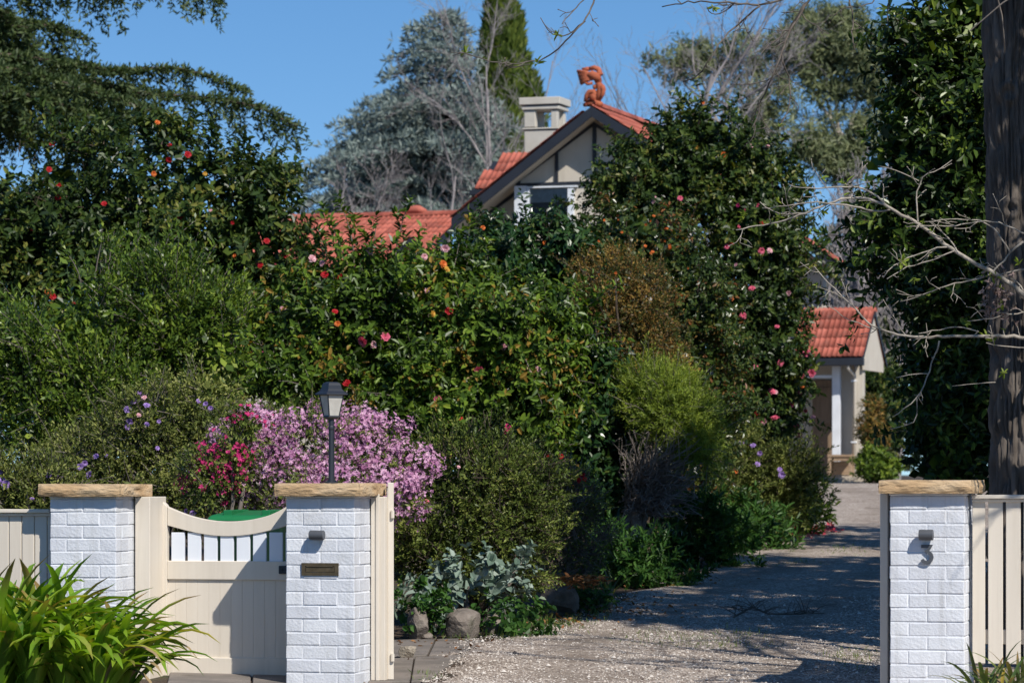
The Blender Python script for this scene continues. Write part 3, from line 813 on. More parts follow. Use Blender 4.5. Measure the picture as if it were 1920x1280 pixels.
def slope(x0, y0, x1, y1, n0, n1, t, mat, name):
    a, b = hp(x0, y0, n0), hp(x1, y1, n0)
    return slab(name, (a[0], n0, a[1]), (b[0], n0, b[1]), (b[0], n1, b[1]), (a[0], n1, a[1]), t, mat, house)
slope(1108.7, 212, 846, 424, OV, 0.6, -0.02, M['render'], 'soffit')
slope(1300, 329, 1108.7, 212, OV, 0.3, -0.02, M['render'], 'soffit')
# main roof: two slopes running back from the barge boards
aL, bL, cR = hp(1108.7, 200, OV), hp(846, 411, OV), hp(1300, 317, OV)
NB = 7.0
slab('roof_deck', (aL[0], OV, aL[1]), (aL[0], NB, aL[1]), (bL[0], NB, bL[1]), (bL[0], OV, bL[1]), 0.05, M['navy'], house)
slab('roof_deck', (cR[0], OV, cR[1]), (cR[0], NB, cR[1]), (aL[0], NB, aL[1]), (aL[0], OV, aL[1]), 0.05, M['navy'], house)
upR = Vector((aL[0] - cR[0], 0, aL[1] - cR[1])); upL = Vector((aL[0] - bL[0], 0, aL[1] - bL[1]))
tiles(house, (cR[0], OV - 0.05, cR[1] + 0.02), (0, 1, 0), upR, 12, int(upR.length / .325))
tiles(house, (bL[0], OV + 0.222 * 5 - 0.05, bL[1] + 0.02), (0, -1, 0), upL, 5, int(upL.length / .325))
ridge(house, (aL[0], OV - 0.05, aL[1] + 0.05), (aL[0], NB, aL[1] + 0.05))
# window under the gable
win = hpoly('window_frame', [(968.5, 350), (990, 349.5), (990, 470), (968.5, 470)], -0.14, -0.002, M['white'], nref=0)
wf = MB()
for (x0, y0, x1, y1) in ((990.5, 348, 1084, 353.5), (990.5, 417.5, 1084, 422.5), (990.5, 353.6, 994.5, 417.4), (1066.5, 353.6, 1077, 417.4)):
    a = hp(x0, y1, -0.02); b_ = hp(x1, y0, -0.02); wf.box((a[0], -0.10, a[1]), (b_[0], -0.004, b_[1]))
wsash = wf.build('window', M['white'], house, fix=True)
a = hp(994.5, 417.5, 0); b_ = hp(1066.5, 353.5, 0)
boxo('pane', (a[0], -0.060, a[1]), (b_[0], -0.048, b_[1]), M['glass'], wsash, 0)
boxo('dim_room_sheet', (a[0], -0.012, a[1]), (b_[0], -0.004, b_[1]), M['room'], wsash, 0)  # grey sheet close behind the pane, the room's dimness put into its colour
boxo('blind', (a[0], -0.045, b_[1] - 0.26), (b_[0], -0.040, b_[1]), M['frost'], wsash, 0)
# hip roof behind the gable on its left, with its gutter
n1_ = 1.2
e0, e1 = hp(889, 357, n1_), hp(1000, 357, n1_)
rise = hp(925, 303, n1_ + 0.9)[1] - e0[1]
pit = Vector((0, 0.9, rise)).normalized()
sl = math.hypot(0.9, rise)
hipx = hp(925, 303, n1_ + 0.9)[0]
slab('roof_deck', (e0[0], n1_, e0[1]), (e1[0], n1_, e0[1]), (e1[0], n1_ + .9, e0[1] + rise), (hipx, n1_ + .9, e0[1] + rise), 0.05, M['navy'], house)
nr = int(sl / .325) + 1
tiles(house, (e0[0] + 0.02, n1_ - 0.05, e0[1] + 0.01), (1, 0, 0), pit, 5, nr, keep=lambda c, r: c * .222 > (hipx - e0[0]) * (r / max(nr, 1)) - .05)
boxo('gutter', (e0[0] - 0.05, n1_ - 0.16, e0[1] - 0.11), (e1[0], n1_ - 0.03, e0[1] - 0.005), M['navy'], house, 0.01)
boxo('eave_soffit', (e0[0] - 0.02, n1_ - 0.10, e0[1] - 0.24), (e1[0], n1_ + 0.6, e0[1] - 0.12), M['navy'], house, 0.01)
# left wing: long low roof facing the street
NRI = 4.6
r0, r1 = hp(500, 412, NRI), hp(870, 399, NRI)
pitch = R(21); rows = 11; g_ = .325
up = Vector((0, math.cos(pitch), math.sin(pitch)))
ev = Vector((r0[0], NRI, r0[1])) - up * (rows * g_)
tiles(house, ev, (1, 0, 0), up, int((r1[0] - r0[0]) / .222) + 1, rows)
slab('roof_deck', ev[:], (r1[0] + .1, ev.y, ev.z), (r1[0] + .1, NRI, r0[1]), (r0[0], NRI, r0[1]), 0.06, M['navy'], house)
ridge(house, (r0[0], NRI, r0[1] + 0.03), (r1[0], NRI, r0[1] + 0.03), 0.09)
boxo('wing_wall', (r0[0], ev.y + 0.5, 0), (r1[0], ev.y + 0.8, ev.z - 0.05), M['render'], house, 0)
boxo('gutter', (r0[0], ev.y - 0.1, ev.z - 0.10), (r1[0], ev.y + .02, ev.z), M['navy'], house, 0.01)
m = MB(); a = hp(775, 398, NRI - .1)
m.tube([(a[0] - .25, NRI - .02, a[1]), (a[0] - .1, NRI - .04, a[1] + .06), (a[0] + .1, NRI - .04, a[1] + .06), (a[0] + .25, NRI - .02, a[1])], [.06, .09, .09, .06], 8); m.build('ridge_saddle', M['tile'], house, smooth=True)
# small gable poking out of the wing roof
nS = ev.y + 0.4
hpoly('dormer_wall', [(770, 452), (803, 482), (803, 520), (736, 520), (736, 482)], nS, nS + .9, M['render'])
hpoly('barge_board', [(770, 444), (734, 480), (734, 490), (770, 455)], nS - .25, nS - .2, M['navy'])
hpoly('barge_board', [(770, 444), (806, 476), (806, 486), (770, 455)], nS - .252, nS - .202, M['navy'])
for (xa, ya) in ((733, 479), (807, 475)):
    a, b_ = hp(770, 443, nS - .2), hp(xa, ya, nS - .2)
    slab('roof_deck', (a[0], nS - .25, a[1] + .02), (b_[0], nS - .25, b_[1] + .02), (b_[0], nS + 1.2, b_[1] + .02), (a[0], nS + 1.2, a[1] + .02), 0.03, M['tile'], house)
# right-hand gable end
nR = 8.5
hpoly('end_wall', [(1440, 440), (1500, 466), (1543.5, 494), (1543.5, 890), (1440, 890)], nR, nR + .3, M['render'])
hpoly('barge_board', [(1440, 405), (1522, 461), (1581, 500), (1581, 511), (1522, 474), (1440, 420)], nR - .62, nR - .58, M['navy'], nref=nR - .6)
a, b_ = hp(1582, 500, nR - .6), hp(1440, 404, nR - .6)
slab('roof_deck', (a[0], nR - .62, a[1]), (a[0], nR + .5, a[1]), (b_[0], nR + .5, b_[1]), (b_[0], nR - .62, b_[1]), 0.05, M['navy'], house)
uu = Vector((b_[0] - a[0], 0, b_[1] - a[1]))
tiles(house, (a[0], nR - .64, a[1] + .02), (0, 1, 0), uu, 3, int(uu.length / .325))
# chimney
NCH = 3.0
def cbox(x0, x1, y0, y1, dep, name, inset=0.0, mat='render_grey', parent=None):
    a, b_ = hp(x0, y1, NCH), hp(x1, y0, NCH)
    return boxo(name, (a[0], NCH + inset, a[1]), (b_[0], NCH + inset + dep, b_[1]), M[mat], parent or house, 0.012)
ch = cbox(981, 1043, 243, 330, 0.62, 'chimney', 0.06)
cbox(978, 1046, 238, 243.5, 0.68, 'band', 0.03, parent=ch)
for (x0, x1, i0) in ((981, 1002, .06), (1031, 1043, .06), (981, 1002, .53), (1031, 1043, .53)):
    cbox(x0, x1, 206, 238.5, 0.15, 'corner_pier', i0, parent=ch)
cbox(977, 1047, 197, 206.5, 0.70, 'cap_course', 0.02, parent=ch)
cbox(973, 1050, 181, 197.5, 0.78, 'cap', -0.02, parent=ch)

# ---- porch
PF = Frame(1590, 71.0, R(18))
pz0 = PF.un(1590, 892)[1]
porch = tag(PF.empty('porch', 0, 0, pz0), 'small entrance porch with a red tiled roof at the end of the drive', 'porch')
def pp_(x, y, n=0.0):
    a, b = PF.un(x, y, n); return a, b - pz0
def ppoly(name, pts, n0, n1, mat, nref=None):
    m = MB(); m.prism([pp_(x, y, n0 if nref is None else nref) for x, y in pts], n0, n1)
    return m.build(name, mat, porch, fix=True, bevel=0.005)
e1 = pp_(1619, 671, -0.3); t1 = pp_(1640, 584, 0.85)
e0 = pp_(1470, 671, -0.3)
up = Vector((0, 1.15, t1[1] - e1[1])); rows = 5; g_ = up.length / rows
ncol = int((e1[0] - e0[0]) / .222)
tiles(porch, (e1[0] - ncol * .222, -0.33, e1[1] + .02), (1, 0, 0), up, ncol, rows, gauge=g_)
slab('roof_deck', (e0[0], -0.3, e1[1]), (e1[0], -0.3, e1[1]), (e1[0], 0.85, t1[1]), (e0[0], 0.85, t1[1]), 0.05, M['navy'], porch)
slab('roof_deck', (e1[0], 2.0, e1[1]), (e0[0], 2.0, e1[1]), (e0[0], 0.85, t1[1]), (e1[0], 0.85, t1[1]), 0.05, M['tile'], porch)
ridge(porch, (e1[0] - 2.4, 0.85, t1[1] + .02), (e1[0] + .02, 0.85, t1[1] + .02), 0.08)
m = MB()
ue = e1[0]; zb_ = pp_(1620, 693, -.2)[1]
v = [(-0.12, e1[1] - .03), (0.85, t1[1] - 0.14), (1.82, e1[1] - .03), (1.82, zb_), (-0.12, zb_)]
n = 5
m.add([(ue - .06, a, b) for a, b in v] + [(ue - .02, a, b) for a, b in v], [(k, (k + 1) % n, n + (k + 1) % n, n + k) for k in range(n)])
m.ng = [(list(range(n)), 0), (list(range(2 * n - 1, n - 1, -1)), 0)]
m.build('gable_panel', M['render'], porch, fix=True)
slab('barge_board', (ue - .015, 0.85, t1[1] + .02), (ue - .015, 2.05, e1[1] - .04), (ue - .015, 2.05, e1[1] - .14), (ue - .015, 0.85, t1[1] - .09), 0.03, M['navy'], porch)
a, b_ = pp_(1500, 686, -.35), pp_(1620, 671, -.35)
boxo('gutter', (a[0] - .5, -0.42, a[1]), (b_[0], -0.30, b_[1]), M['navy'], porch, 0.01)
ppoly('post', [(1560, 686), (1574.5, 686), (1574.5, 892), (1560, 892)], 0.0, 0.14, M['white'])
ppoly('pier', [(1575, 686), (1598, 686), (1598, 892), (1575, 892)], 0.35, 0.6, M['render'])
ppoly('corner_post', [(1604, 686), (1618, 686), (1618, 892), (1604, 892)], -0.05, 0.16, M['render'])
ppoly('lintel', [(1490, 703), (1560, 703), (1560, 708.5), (1490, 708.5)], 0.02, 0.10, M['white'])
ppoly('back_wall', [(1480, 680), (1600, 680), (1600, 892), (1480, 892)], 1.30, 1.42, M['render'])
d_ = ppoly('door', [(1523, 712), (1566, 712), (1566, 891), (1523, 891)], 1.24, 1.298, M['door'])
for y0 in (725, 805):
    a, b_ = pp_(1530, y0 + 70, 1.22), pp_(1558, y0, 1.22); boxo('door_panel', (a[0], 1.222, a[1]), (b_[0], 1.239, b_[1]), M['door'], d_, 0.012)
a = pp_(1562, 800, 1.2); boxo('door_handle', (a[0] - .02, 1.17, a[1]), (a[0] + .02, 1.238, a[1] + .12), M['grey_metal'], d_, 0.004)
m = MB(); q = [pp_(1590, 680, -.36), pp_(1590, 690, -.36), pp_(1601, 704, -.2), pp_(1601, 890, -.12)]
m.tube([(q[0][0], -.36, q[0][1]), (q[1][0], -.36, q[1][1]), (q[2][0], -.14, q[2][1]), (q[3][0], -.14, q[3][1])], .036, 10); m.build('downpipe', M['render'], porch, smooth=True)
for yy_ in (715, 830):
    c = pp_(1601, yy_, -.12); boxo('pipe_clip', (c[0] - .05, -.18, c[1]), (c[0] + .05, -.05, c[1] + .03), M['white'], porch, .003)
a, b_ = pp_(1440, 892, 0), pp_(1622, 892, 0)
boxo('floor_slab', (a[0], -.2, -.12), (b_[0], 1.5, 0.0), M['step'], porch, 0.01)
st = tag(PF.empty('entrance_steps', 0, 0, pz0), 'two shallow stone steps in front of the porch', 'steps')
boxo('step', (a[0], -.75, -.16), (b_[0] + .25, -.22, -.035), M['step'], st, .015)
boxo('step', (a[0], -1.3, -.24), (b_[0] + .35, -.76, -.115), M['step'], st, .015)
# bench by the porch post
a, b_ = pp_(1559, 891, -.12), pp_(1603, 852, -.12)
bn = tag(PF.empty('timber_stool', (a[0] + b_[0]) / 2, -0.30, pz0), 'low timber stool standing by the porch post', 'stool')
w = (b_[0] - a[0]) / 2; h = b_[1]
boxo('seat', (-w - .01, -.18, h - .05), (w + .01, .18, h), M['timber'], bn, .006)
for x_ in (-w, w - .06):
    for y_ in (-.17, .12): boxo('leg', (x_, y_, 0.001), (x_ + .06, y_ + .05, h - .051), M['timber'], bn, .004)
for y_ in (-.155, .135): boxo('apron', (-w + .06, y_, h - .13), (w - .06, y_ + .02, h - .051), M['timber'], bn, .003)
boxo('back_panel', (-w + .06, .10, .02), (w - .06, .118, h - .14), M['timber'], bn, .003)

# ---- terracotta dragon finial on the gable
fa = hp(1108, 200, OV)
fo = tag(HF.empty('roof_finial', fa[0], OV + 0.05, hz0 + fa[1] + 0.05), 'terracotta winged beast finial perched on the gable peak', 'finial')
s = 66.0 / F / 10.667
FR_ = 1.08
def fp(x, y, d=0.0): return ((x - 690) * s, d, (1030 - y) * s)
m = MB()
def blob(c, r, seg=12):
    th = np.linspace(0, math.pi, 8); pts = [(c[0], c[1], c[2] + r[2] * math.cos(t)) for t in th]
    m.tube(np.array(pts) + np.array([[1e-4 * k, 0, 0] for k in range(8)]), np.maximum(np.sin(th), .05) * (r[0] + r[1]) / 2, seg)
m.tube([fp(520, 1045), fp(640, 1010), fp(800, 1000), fp(900, 1060)], [FR_ * q_ for q_ in (.03, .06, .07, .05)], 8)          # saddle
m.tube([fp(560, 980), fp(590, 860), fp(640, 790), fp(730, 790), fp(790, 850), fp(800, 940), fp(720, 980), fp(600, 975)], [FR_ * q_ for q_ in (.035, .045, .05, .055, .06, .06, .05, .04)], 9)    # curled haunch
m.tube([fp(810, 960), fp(850, 850), fp(880, 740), fp(850, 660), fp(800, 620)], [FR_ * q_ for q_ in (.06, .07, .075, .065, .05)], 9)    # chest
blob(fp(915, 720, -.02), (.06, .06, .07)); blob(fp(760, 690, .0), (.05, .05, .05))
m.tube([fp(800, 640), fp(850, 560), fp(870, 450), fp(830, 350), fp(740, 310), fp(640, 330)], [FR_ * q_ for q_ in (.05, .055, .05, .05, .045, .035)], 9)     # neck arching forward
m.tube([fp(640, 330), fp(560, 335), fp(485, 320)], [FR_ * q_ for q_ in (.04, .034, .012)], 8)        # snout
m.tube([fp(720, 620, -.05), fp(620, 640, -.05), fp(560, 590, -.05)], [FR_ * q_ for q_ in (.03, .026, .02)], 7)   # forearm
m.tube([fp(690, 520, -.04), fp(640, 560, -.04), fp(600, 590, -.04)], [FR_ * q_ for q_ in (.03, .03, .02)], 7)
m.tube([fp(600, 470, -.03), fp(700, 455, -.03), fp(800, 500, -.02), fp(830, 580, 0)], [.05, .085, .09, .07], 9)     # shoulder of the wing
m.tube([fp(640, 880), fp(720, 890), fp(790, 920)], [.05, .085, .07], 9)
m.tube([fp(900, 690, -.03), fp(950, 760, -.05), fp(930, 850, -.05), fp(880, 930, -.04)], [.05, .05, .04, .035], 8)
m.build('body', M['terra'], fo, smooth=True)
for k in range(7):
    f = k / 6
    tip = fp(400 + 70 * f, 370 + 260 * f, -.03 + .01 * (k % 2)); root = fp(740, 470 + 60 * f, -.02)
    mid = fp(570 + 30 * f, 400 + 150 * f, -.05)
    mm = MB(); mm.tube([root, mid, tip], [.030, .044, .030], 6); mm.build('wing_feather', M['terra'], fo, smooth=True)
# ---------------------------------------------------------------- foliage
def leaf_geo(mb, base, dirv, nrm, L, Wd, fold=0.18, droop=0.15, m=0, wide=0.42):
    d = nrmz(dirv); s = nrmz(np.cross(nrm, d)); u = np.cross(d, s)
    L = np.asarray(L)[:, None]; Wd = np.asarray(Wd)[:, None] * 0.5
    B = base; T = base + d * L - u * (droop * L)
    l1 = base + d * L * (wide - .14) + s * Wd * .86 + u * Wd * fold * 2
    r1 = base + d * L * (wide - .14) - s * Wd * .86 + u * Wd * fold * 2
    l2 = base + d * L * (wide + .26) + s * Wd * .80 + u * (Wd * fold * 2 - droop * L * .42)
    r2 = base + d * L * (wide + .26) - s * Wd * .80 + u * (Wd * fold * 2 - droop * L * .42)
    v = np.stack([B, l1, l2, T, r2, r1], 1).reshape(-1, 3)
    i = np.arange(len(base))[:, None] * 6
    q = np.concatenate([i + np.array([[0, 3, 2, 1]]), i + np.array([[0, 5, 4, 3]])], 0)
    mb.add(v, q, m=m)

def blade_geo(mb, base, dirv, nrm, L, Wd, m=0):    # one narrow quad: needle spray or thin leaf
    d = nrmz(dirv); s = nrmz(np.cross(nrm, d))
    L = np.asarray(L)[:, None]; Wd = np.asarray(Wd)[:, None] * 0.5
    v = np.stack([base - s * Wd * .4, base + d * L * .55 - s * Wd, base + d * L, base + d * L * .55 + s * Wd], 1).reshape(-1, 3)
    i = np.arange(len(base))[:, None] * 4
    mb.add(v, i + np.array([[0, 1, 2, 3]]), m=m)

def rdir(n, r):
    return nrmz(r.normal(size=(n, 3)))

class Lobes:
    def __init__(s, lst, Y):                        # (px, py, rx, ry[, dY[, depth radius]])
        c, r = [], []
        for l in lst:
            dy = l[4] if len(l) > 4 else 0.0
            k = (Y + dy) / F
            rd = l[5] if len(l) > 5 else max(l[2], l[3]) * k * 0.85
            c.append(P(l[0], l[1], Y + dy)); r.append((l[2] * k, rd, l[3] * k))
        s.c, s.r = np.array(c), np.array(r); s.Y = Y
    def sample(s, n, rg, r0=0.72, seed=0, lump=0.16, gap=0.0, gfreq=2.0, back=0.45, cl=0.22):
        """twig positions: each lobe carries many small leafy clumps of uneven reach, twigs sit on the outer side of the clumps"""
        area = 4.19 * (s.r[:, 0] * s.r[:, 2] + s.r[:, 0] * s.r[:, 1] + s.r[:, 1] * s.r[:, 2])
        ns = int(2.2 * area.sum() / (math.pi * cl * cl)); ns = max(12, min(ns, n))
        C, D, Q = [], [], []
        got = 0
        while got < ns:
            k = rg.choice(len(area), size=2 * ns, p=area / area.sum()); d = rdir(2 * ns, rg)
            keep = (d[:, 1] < 0.35) | (rg.random(2 * ns) < back)
            rad = (1 - (1 - r0) * rg.random(2 * ns) ** 1.3) * (1 + lump * fbm(d * 2.3 + k[:, None] * 7.3, seed, 2)) * rg.uniform(.80, 1.12, 2 * ns)
            p = s.c[k] + d * s.r[k] * rad[:, None]
            q = np.linalg.norm((p[:, None] - s.c[None]) / s.r[None], axis=2); q[np.arange(2 * ns), k] = 9
            keep &= q.min(1) > 0.70
            keep &= p[:, 2] > gz(p[:, 1]) + 0.02
            if gap > 0: keep &= fbm(p * gfreq, seed + 30, 2) > -1 + gap
            C.append(p[keep]); D.append(nrmz(d / s.r[k])[keep]); got += keep.sum()
            if len(C) > 60: break
        C, D = np.vstack(C)[:ns], np.vstack(D)[:ns]
        rc = cl * rg.uniform(.55, 1.35, len(C))
        w = rc ** 2; k = rg.choice(len(C), size=n, p=w / w.sum())
        d2 = nrmz(rdir(n, rg) + D[k] * .75 + np.array([0, 0, .15]))
        p = C[k] + d2 * (rc[k] * rg.uniform(.35, 1.05, n))[:, None] * np.array([1, 1, .85])
        p[:, 2] = np.maximum(p[:, 2], gz(p[:, 1]) + .02)
        return p, nrmz(d2 * .9 + D[k] * .4)
    def hit(s, x, y):                               # front of the crown along the line of sight through a photo pixel
        o = np.array([0, 0, H]); d = np.array([(x - CX) / F, 1.0, (HY - y) / F])
        best = None
        for c, r in zip(s.c, s.r):
            a = d / r; b = (o - c) / r
            A, B, C = a @ a, 2 * a @ b, b @ b - 1
            D = B * B - 4 * A * C
            if D > 0:
                t = (-B - math.sqrt(D)) / (2 * A)
                if best is None or t < best: best = t
        if best is None:
            best = s.c[np.argmin(np.hypot(s.c[:, 0] - d[0] * s.Y, s.c[:, 2] - H - d[2] * s.Y))][1] - 0.1
        return o + d * best

def twigs(mb, pos, dr, n_leaf, L, Wd, tl, rg, mode='camellia', up=0.3, m=0, jit=0.35, droop=0.15, fold=0.18, stem=None, sm=1, stem_frac=0.0):
    n = len(pos)
    td = nrmz(dr + np.array([0, 0, up]) + rg.normal(size=(n, 3)) * jit)
    tlen = tl * rg.uniform(0.6, 1.3, n)
    a = nrmz(np.cross(td, rdir(n, rg))); b = np.cross(td, a)
    k = np.arange(n_leaf)
    t = ((k[None] + rg.random((n, n_leaf))) / n_leaf)
    ang = k[None] * 2.4 + rg.random((n, 1)) * 6.28 + rg.normal(size=(n, n_leaf)) * .4
    rad = a[:, None] * np.cos(ang)[..., None] + b[:, None] * np.sin(ang)[..., None]
    base = pos[:, None] + td[:, None] * (t * tlen[:, None])[..., None]
    f = 0.55 if mode == 'camellia' else (1.1 if mode == 'shoot' else 0.8)
    ld = rad + td[:, None] * f * (0.6 + 0.8 * t[..., None]) + rg.normal(size=(n, n_leaf, 3)) * .22
    nr = td[:, None] * 0.9 - rad * 0.5 + np.array([0, -0.12, 0.55]) + rg.normal(size=(n, n_leaf, 3)) * .30
    sz = rg.uniform(0.55, 1.28, n * n_leaf) * np.repeat(rg.uniform(.85, 1.12, n), n_leaf)
    base, ld, nr = base.reshape(-1, 3), ld.reshape(-1, 3), nr.reshape(-1, 3)
    if mode == 'needle' or (mode == 'shoot' and L < .058) or mode == 'core':
        blade_geo(mb, base, ld, nr, L * sz, Wd * sz, m)
    else:
        leaf_geo(mb, base, ld, nr, L * sz, Wd * sz, fold, droop, m)
    if stem is not None:
        pick = np.nonzero(rg.random(n) < stem_frac)[0]
        for q in pick:
            p0 = pos[q] - td[q] * tlen[q] * .9 + rg.normal(size=3) * .03
            stem.tube([p0, pos[q] + td[q] * tlen[q] * .2, pos[q] + td[q] * tlen[q]], [stem_r * 1.2, stem_r, stem_r * .5], 3, sm, cap=False)
stem_r = 0.004

def limbs(mb, base, targets, r0, rg, k=7, m=0, wob=0.12, split=0.35, rt=0.008):
    """stems rising from one base and forking to the targets"""
    for t in targets:
        n = 9; f = np.linspace(0, 1, n)[:, None]
        t = np.asarray(t)
        mid = base * (1 - split) + t * split; mid[2] = max(mid[2], base[2] + (t[2] - base[2]) * 0.45); mid[:2] = base[:2] * .6 + t[:2] * .4
        p = (1 - f) ** 2 * base + 2 * f * (1 - f) * mid + f ** 2 * t
        L = np.linalg.norm(t - base)
        p[1:-1] += rg.normal(size=(n - 2, 3)) * wob * L * .14
        mb.tube(p, np.linspace(r0, rt, n), k, m, cap=False)

def flower_mesh(name, mat, r=0.035, petals=6, inner=5, cup=0.45, mat2=None):
    mb = MB(); rg = np.random.default_rng(len(name) + petals)
    for ring, (n, rr, el) in enumerate(((petals, r, cup * .5), (inner, r * .68, cup * 1.3), (3, r * .4, cup * 2.2))):
        if n == 0: continue
        th = np.arange(n) * 2 * math.pi / n + ring * .5 + rg.normal(size=n) * .12
        out = np.stack([np.cos(th), np.sin(th), np.full(n, el) + rg.normal(size=n) * .12], -1)
        nr = np.stack([-np.cos(th) * .4, -np.sin(th) * .4, np.ones(n)], -1)
        leaf_geo(mb, np.zeros((n, 3)) + np.array([0, 0, .002 * ring]), out, nr, np.full(n, rr), np.full(n, rr * 1.25), .15, .10, 0, .5)
    me = mb.mesh(name); me.materials.append(mat); return me

FL = {}
for nm, col in (('red', [(0, (0.35, 0.006, 0.012)), (1, (0.55, 0.02, 0.03))]), ('pink', [(0, (0.62, 0.07, 0.16)), (1, (0.80, 0.22, 0.32))]), ('pale', [(0, (0.70, 0.34, 0.40)), (1, (0.82, 0.55, 0.58))]),
                ('orange', [(0, (0.60, 0.10, 0.03)), (1, (0.75, 0.25, 0.05))]), ('yellow', [(0, (0.60, 0.30, 0.04)), (1, (0.65, 0.42, 0.08))]), ('violet', [(0, (0.22, 0.10, 0.42)), (1, (0.50, 0.36, 0.70))]), ('magenta', [(0, (0.45, 0.015, 0.12)), (1, (0.65, 0.05, 0.22))])):
    FL[nm] = leafmat(nm + '_petal', col, 0.6, 0.25, 0.3, tcol=(1.2, 1, 1))
FM = {k: flower_mesh(k + '_flower', FL[k]) for k in FL}

def flowers(parent, lobes, spots, r=0.05, push=0.06, rg=None, name='flower'):
    rg = rg or np.random.default_rng(3)
    for s in spots:
        x, y, k = s[0], s[1], s[2]; sz = (s[3] if len(s) > 3 else 1.0) * r / 0.035
        p = lobes.hit(x, y)
        v = (p - np.array([0, 0, H])); p = p - v / np.linalg.norm(v) * push
        o = bpy.data.objects.new(name, FM[k]); o.location = p
        d = Vector((rg.normal() * .55 + .15, -1, rg.normal() * .4 + .25))
        o.rotation_euler = d.to_track_quat('Z', 'Y').to_euler()
        f = sz * rg.uniform(.85, 1.15); o.scale = (f, f * rg.uniform(.8, 1), f)
        link(o, parent)

def shrub(name, label, cat, lst, Y, mat, n_tw, n_leaf, L, Wd, tl, seed, base_px=None, group=None, mode='camellia', up=0.3, gap=0.0, lump=0.16, wood='bark', core=0.35, r0=0.72,
          stem_frac=0.12, limb_n=10, trunk_r=0.035, jit=0.35, gfreq=2.0, crown_name='crown', droop=0.15, shoots=None, fold=.18, back=.45, cl=None, auto=None):
    rg = np.random.default_rng(seed)
    lb = Lobes(lst, Y)
    bx = base_px if base_px is not None else np.mean([l[0] for l in lst])
    base = np.array([(bx - CX) / F * Y, Y, float(gz(Y))])
    e = tag(empty(name, base), label, cat, group)
    pos, dr = lb.sample(n_tw, rg, r0, seed, lump, gap, gfreq, back, cl or max(.10, L * 3.0))
    cr = MB(); st = MB()
    twigs(cr, pos, dr, n_leaf, L, Wd, tl, rg, mode, up, 0, jit, droop, fold, st, 0, stem_frac)
    if core:
        nc = int(n_tw * core)
        k = rg.choice(len(lb.c), nc); d = rdir(nc, rg)
        p2 = lb.c[k] + d * lb.r[k] * rg.uniform(.2, .72, (nc, 1))
        p2 = p2[p2[:, 2] > gz(p2[:, 1]) + .05]
        twigs(cr, p2, d[:len(p2)], max(4, n_leaf // 2), L * 1.6, Wd * 2.4, tl, rg, 'core', 0.2, 0, .6)
    if shoots:                                        # single long shoots standing clear of the crown: px, py of base and tip
        for (x0, y0, x1, y1) in shoots:
            a = lb.hit(x0, y0) + np.array([0, .12, 0]); Ya = a[1]
            b = P(x1, y1, Ya + rg.uniform(-.2, .2)); n = max(5, int(np.linalg.norm(b - a) / (tl * .30)))
            f = np.linspace(0, 1, n)[:, None]
            bow = nrmz(rg.normal(size=3)) * np.linalg.norm(b - a) * .08
            p = a * (1 - f) + b * f + np.sin(f * math.pi) * bow
            st.tube(p, np.linspace(.009, .003, n), 4, 0, cap=False)
            tt = np.gradient(p, axis=0); tt = nrmz(tt)
            kk = p[2:]; rep = np.repeat(np.arange(2, n), 2)
            twigs(cr, p[rep], tt[rep], 4, L, Wd, tl * .5, rg, mode, .1, 0, .3, droop, fold)
            twigs(cr, p[-1:], tt[-1:], n_leaf, L, Wd, tl * .5, rg, mode, .1, 0, .2, droop, fold)
    na_ = int(n_tw * .035) if auto is None else auto      # stray shoots that break the outline
    for q in rg.choice(len(pos), na_):
        d = nrmz(dr[q] + np.array([0, -.1, .55 * up + .25]) + rg.normal(size=3) * .3); l = tl * rg.uniform(1.2, 3.0)
        n = max(4, int(l / (tl * .30))); f = np.linspace(0, 1, n)[:, None]
        p = pos[q] + d * l * f + np.array([0, 0, -.18 * l]) * f ** 2
        st.tube(p, np.linspace(.006, .0025, n), 3, 0, cap=False)
        t_ = nrmz(np.gradient(p, axis=0)); rep = np.repeat(np.arange(1, n), 2)
        twigs(cr, p[rep], t_[rep], 3, L, Wd, tl * .4, rg, mode, .1, 0, .3, droop, fold)
    for a, b, c, d in ((base, 0, 0, 0),):
        bl = base.copy(); bl[2] -= 0.08
        tg = [c_ + rg.normal(size=3) * r_ * .35 for c_, r_ in zip(lb.c, lb.r)]
        extra_t = pos[rg.choice(len(pos), limb_n)]
        limbs(st, bl, tg, trunk_r, rg, 6, 0)
        for q in extra_t:
            c_ = lb.c[np.argmin(np.linalg.norm(lb.c - q, axis=1))]
            limbs(st, c_ * .8 + bl * .2, [q], .013, rg, 4, 0, .2, .35, .004)
    o = cr.build(crown_name, mat, e); o['kind'] = 'stuff'
    o.matrix_parent_inverse = Matrix.Translation(-Vector(base))
    o2 = st.build('stems', M[wood], e, smooth=True); o2['kind'] = 'stuff'; o2.matrix_parent_inverse = Matrix.Translation(-Vector(base))
    return e, lb, rg, base

def reparent_world(o, e):
    o.parent = e; o.matrix_parent_inverse = Matrix.Translation(-Vector(e.location))

def shrub_flowers(e, lb, spots, r, push, seed, name='flower'):
    before = set(sc.collection.objects.keys())
    flowers(None, lb, spots, r, push, np.random.default_rng(seed), name)
    for o in [o for o in sc.collection.objects if o.name not in before]:
        reparent_world(o, e)

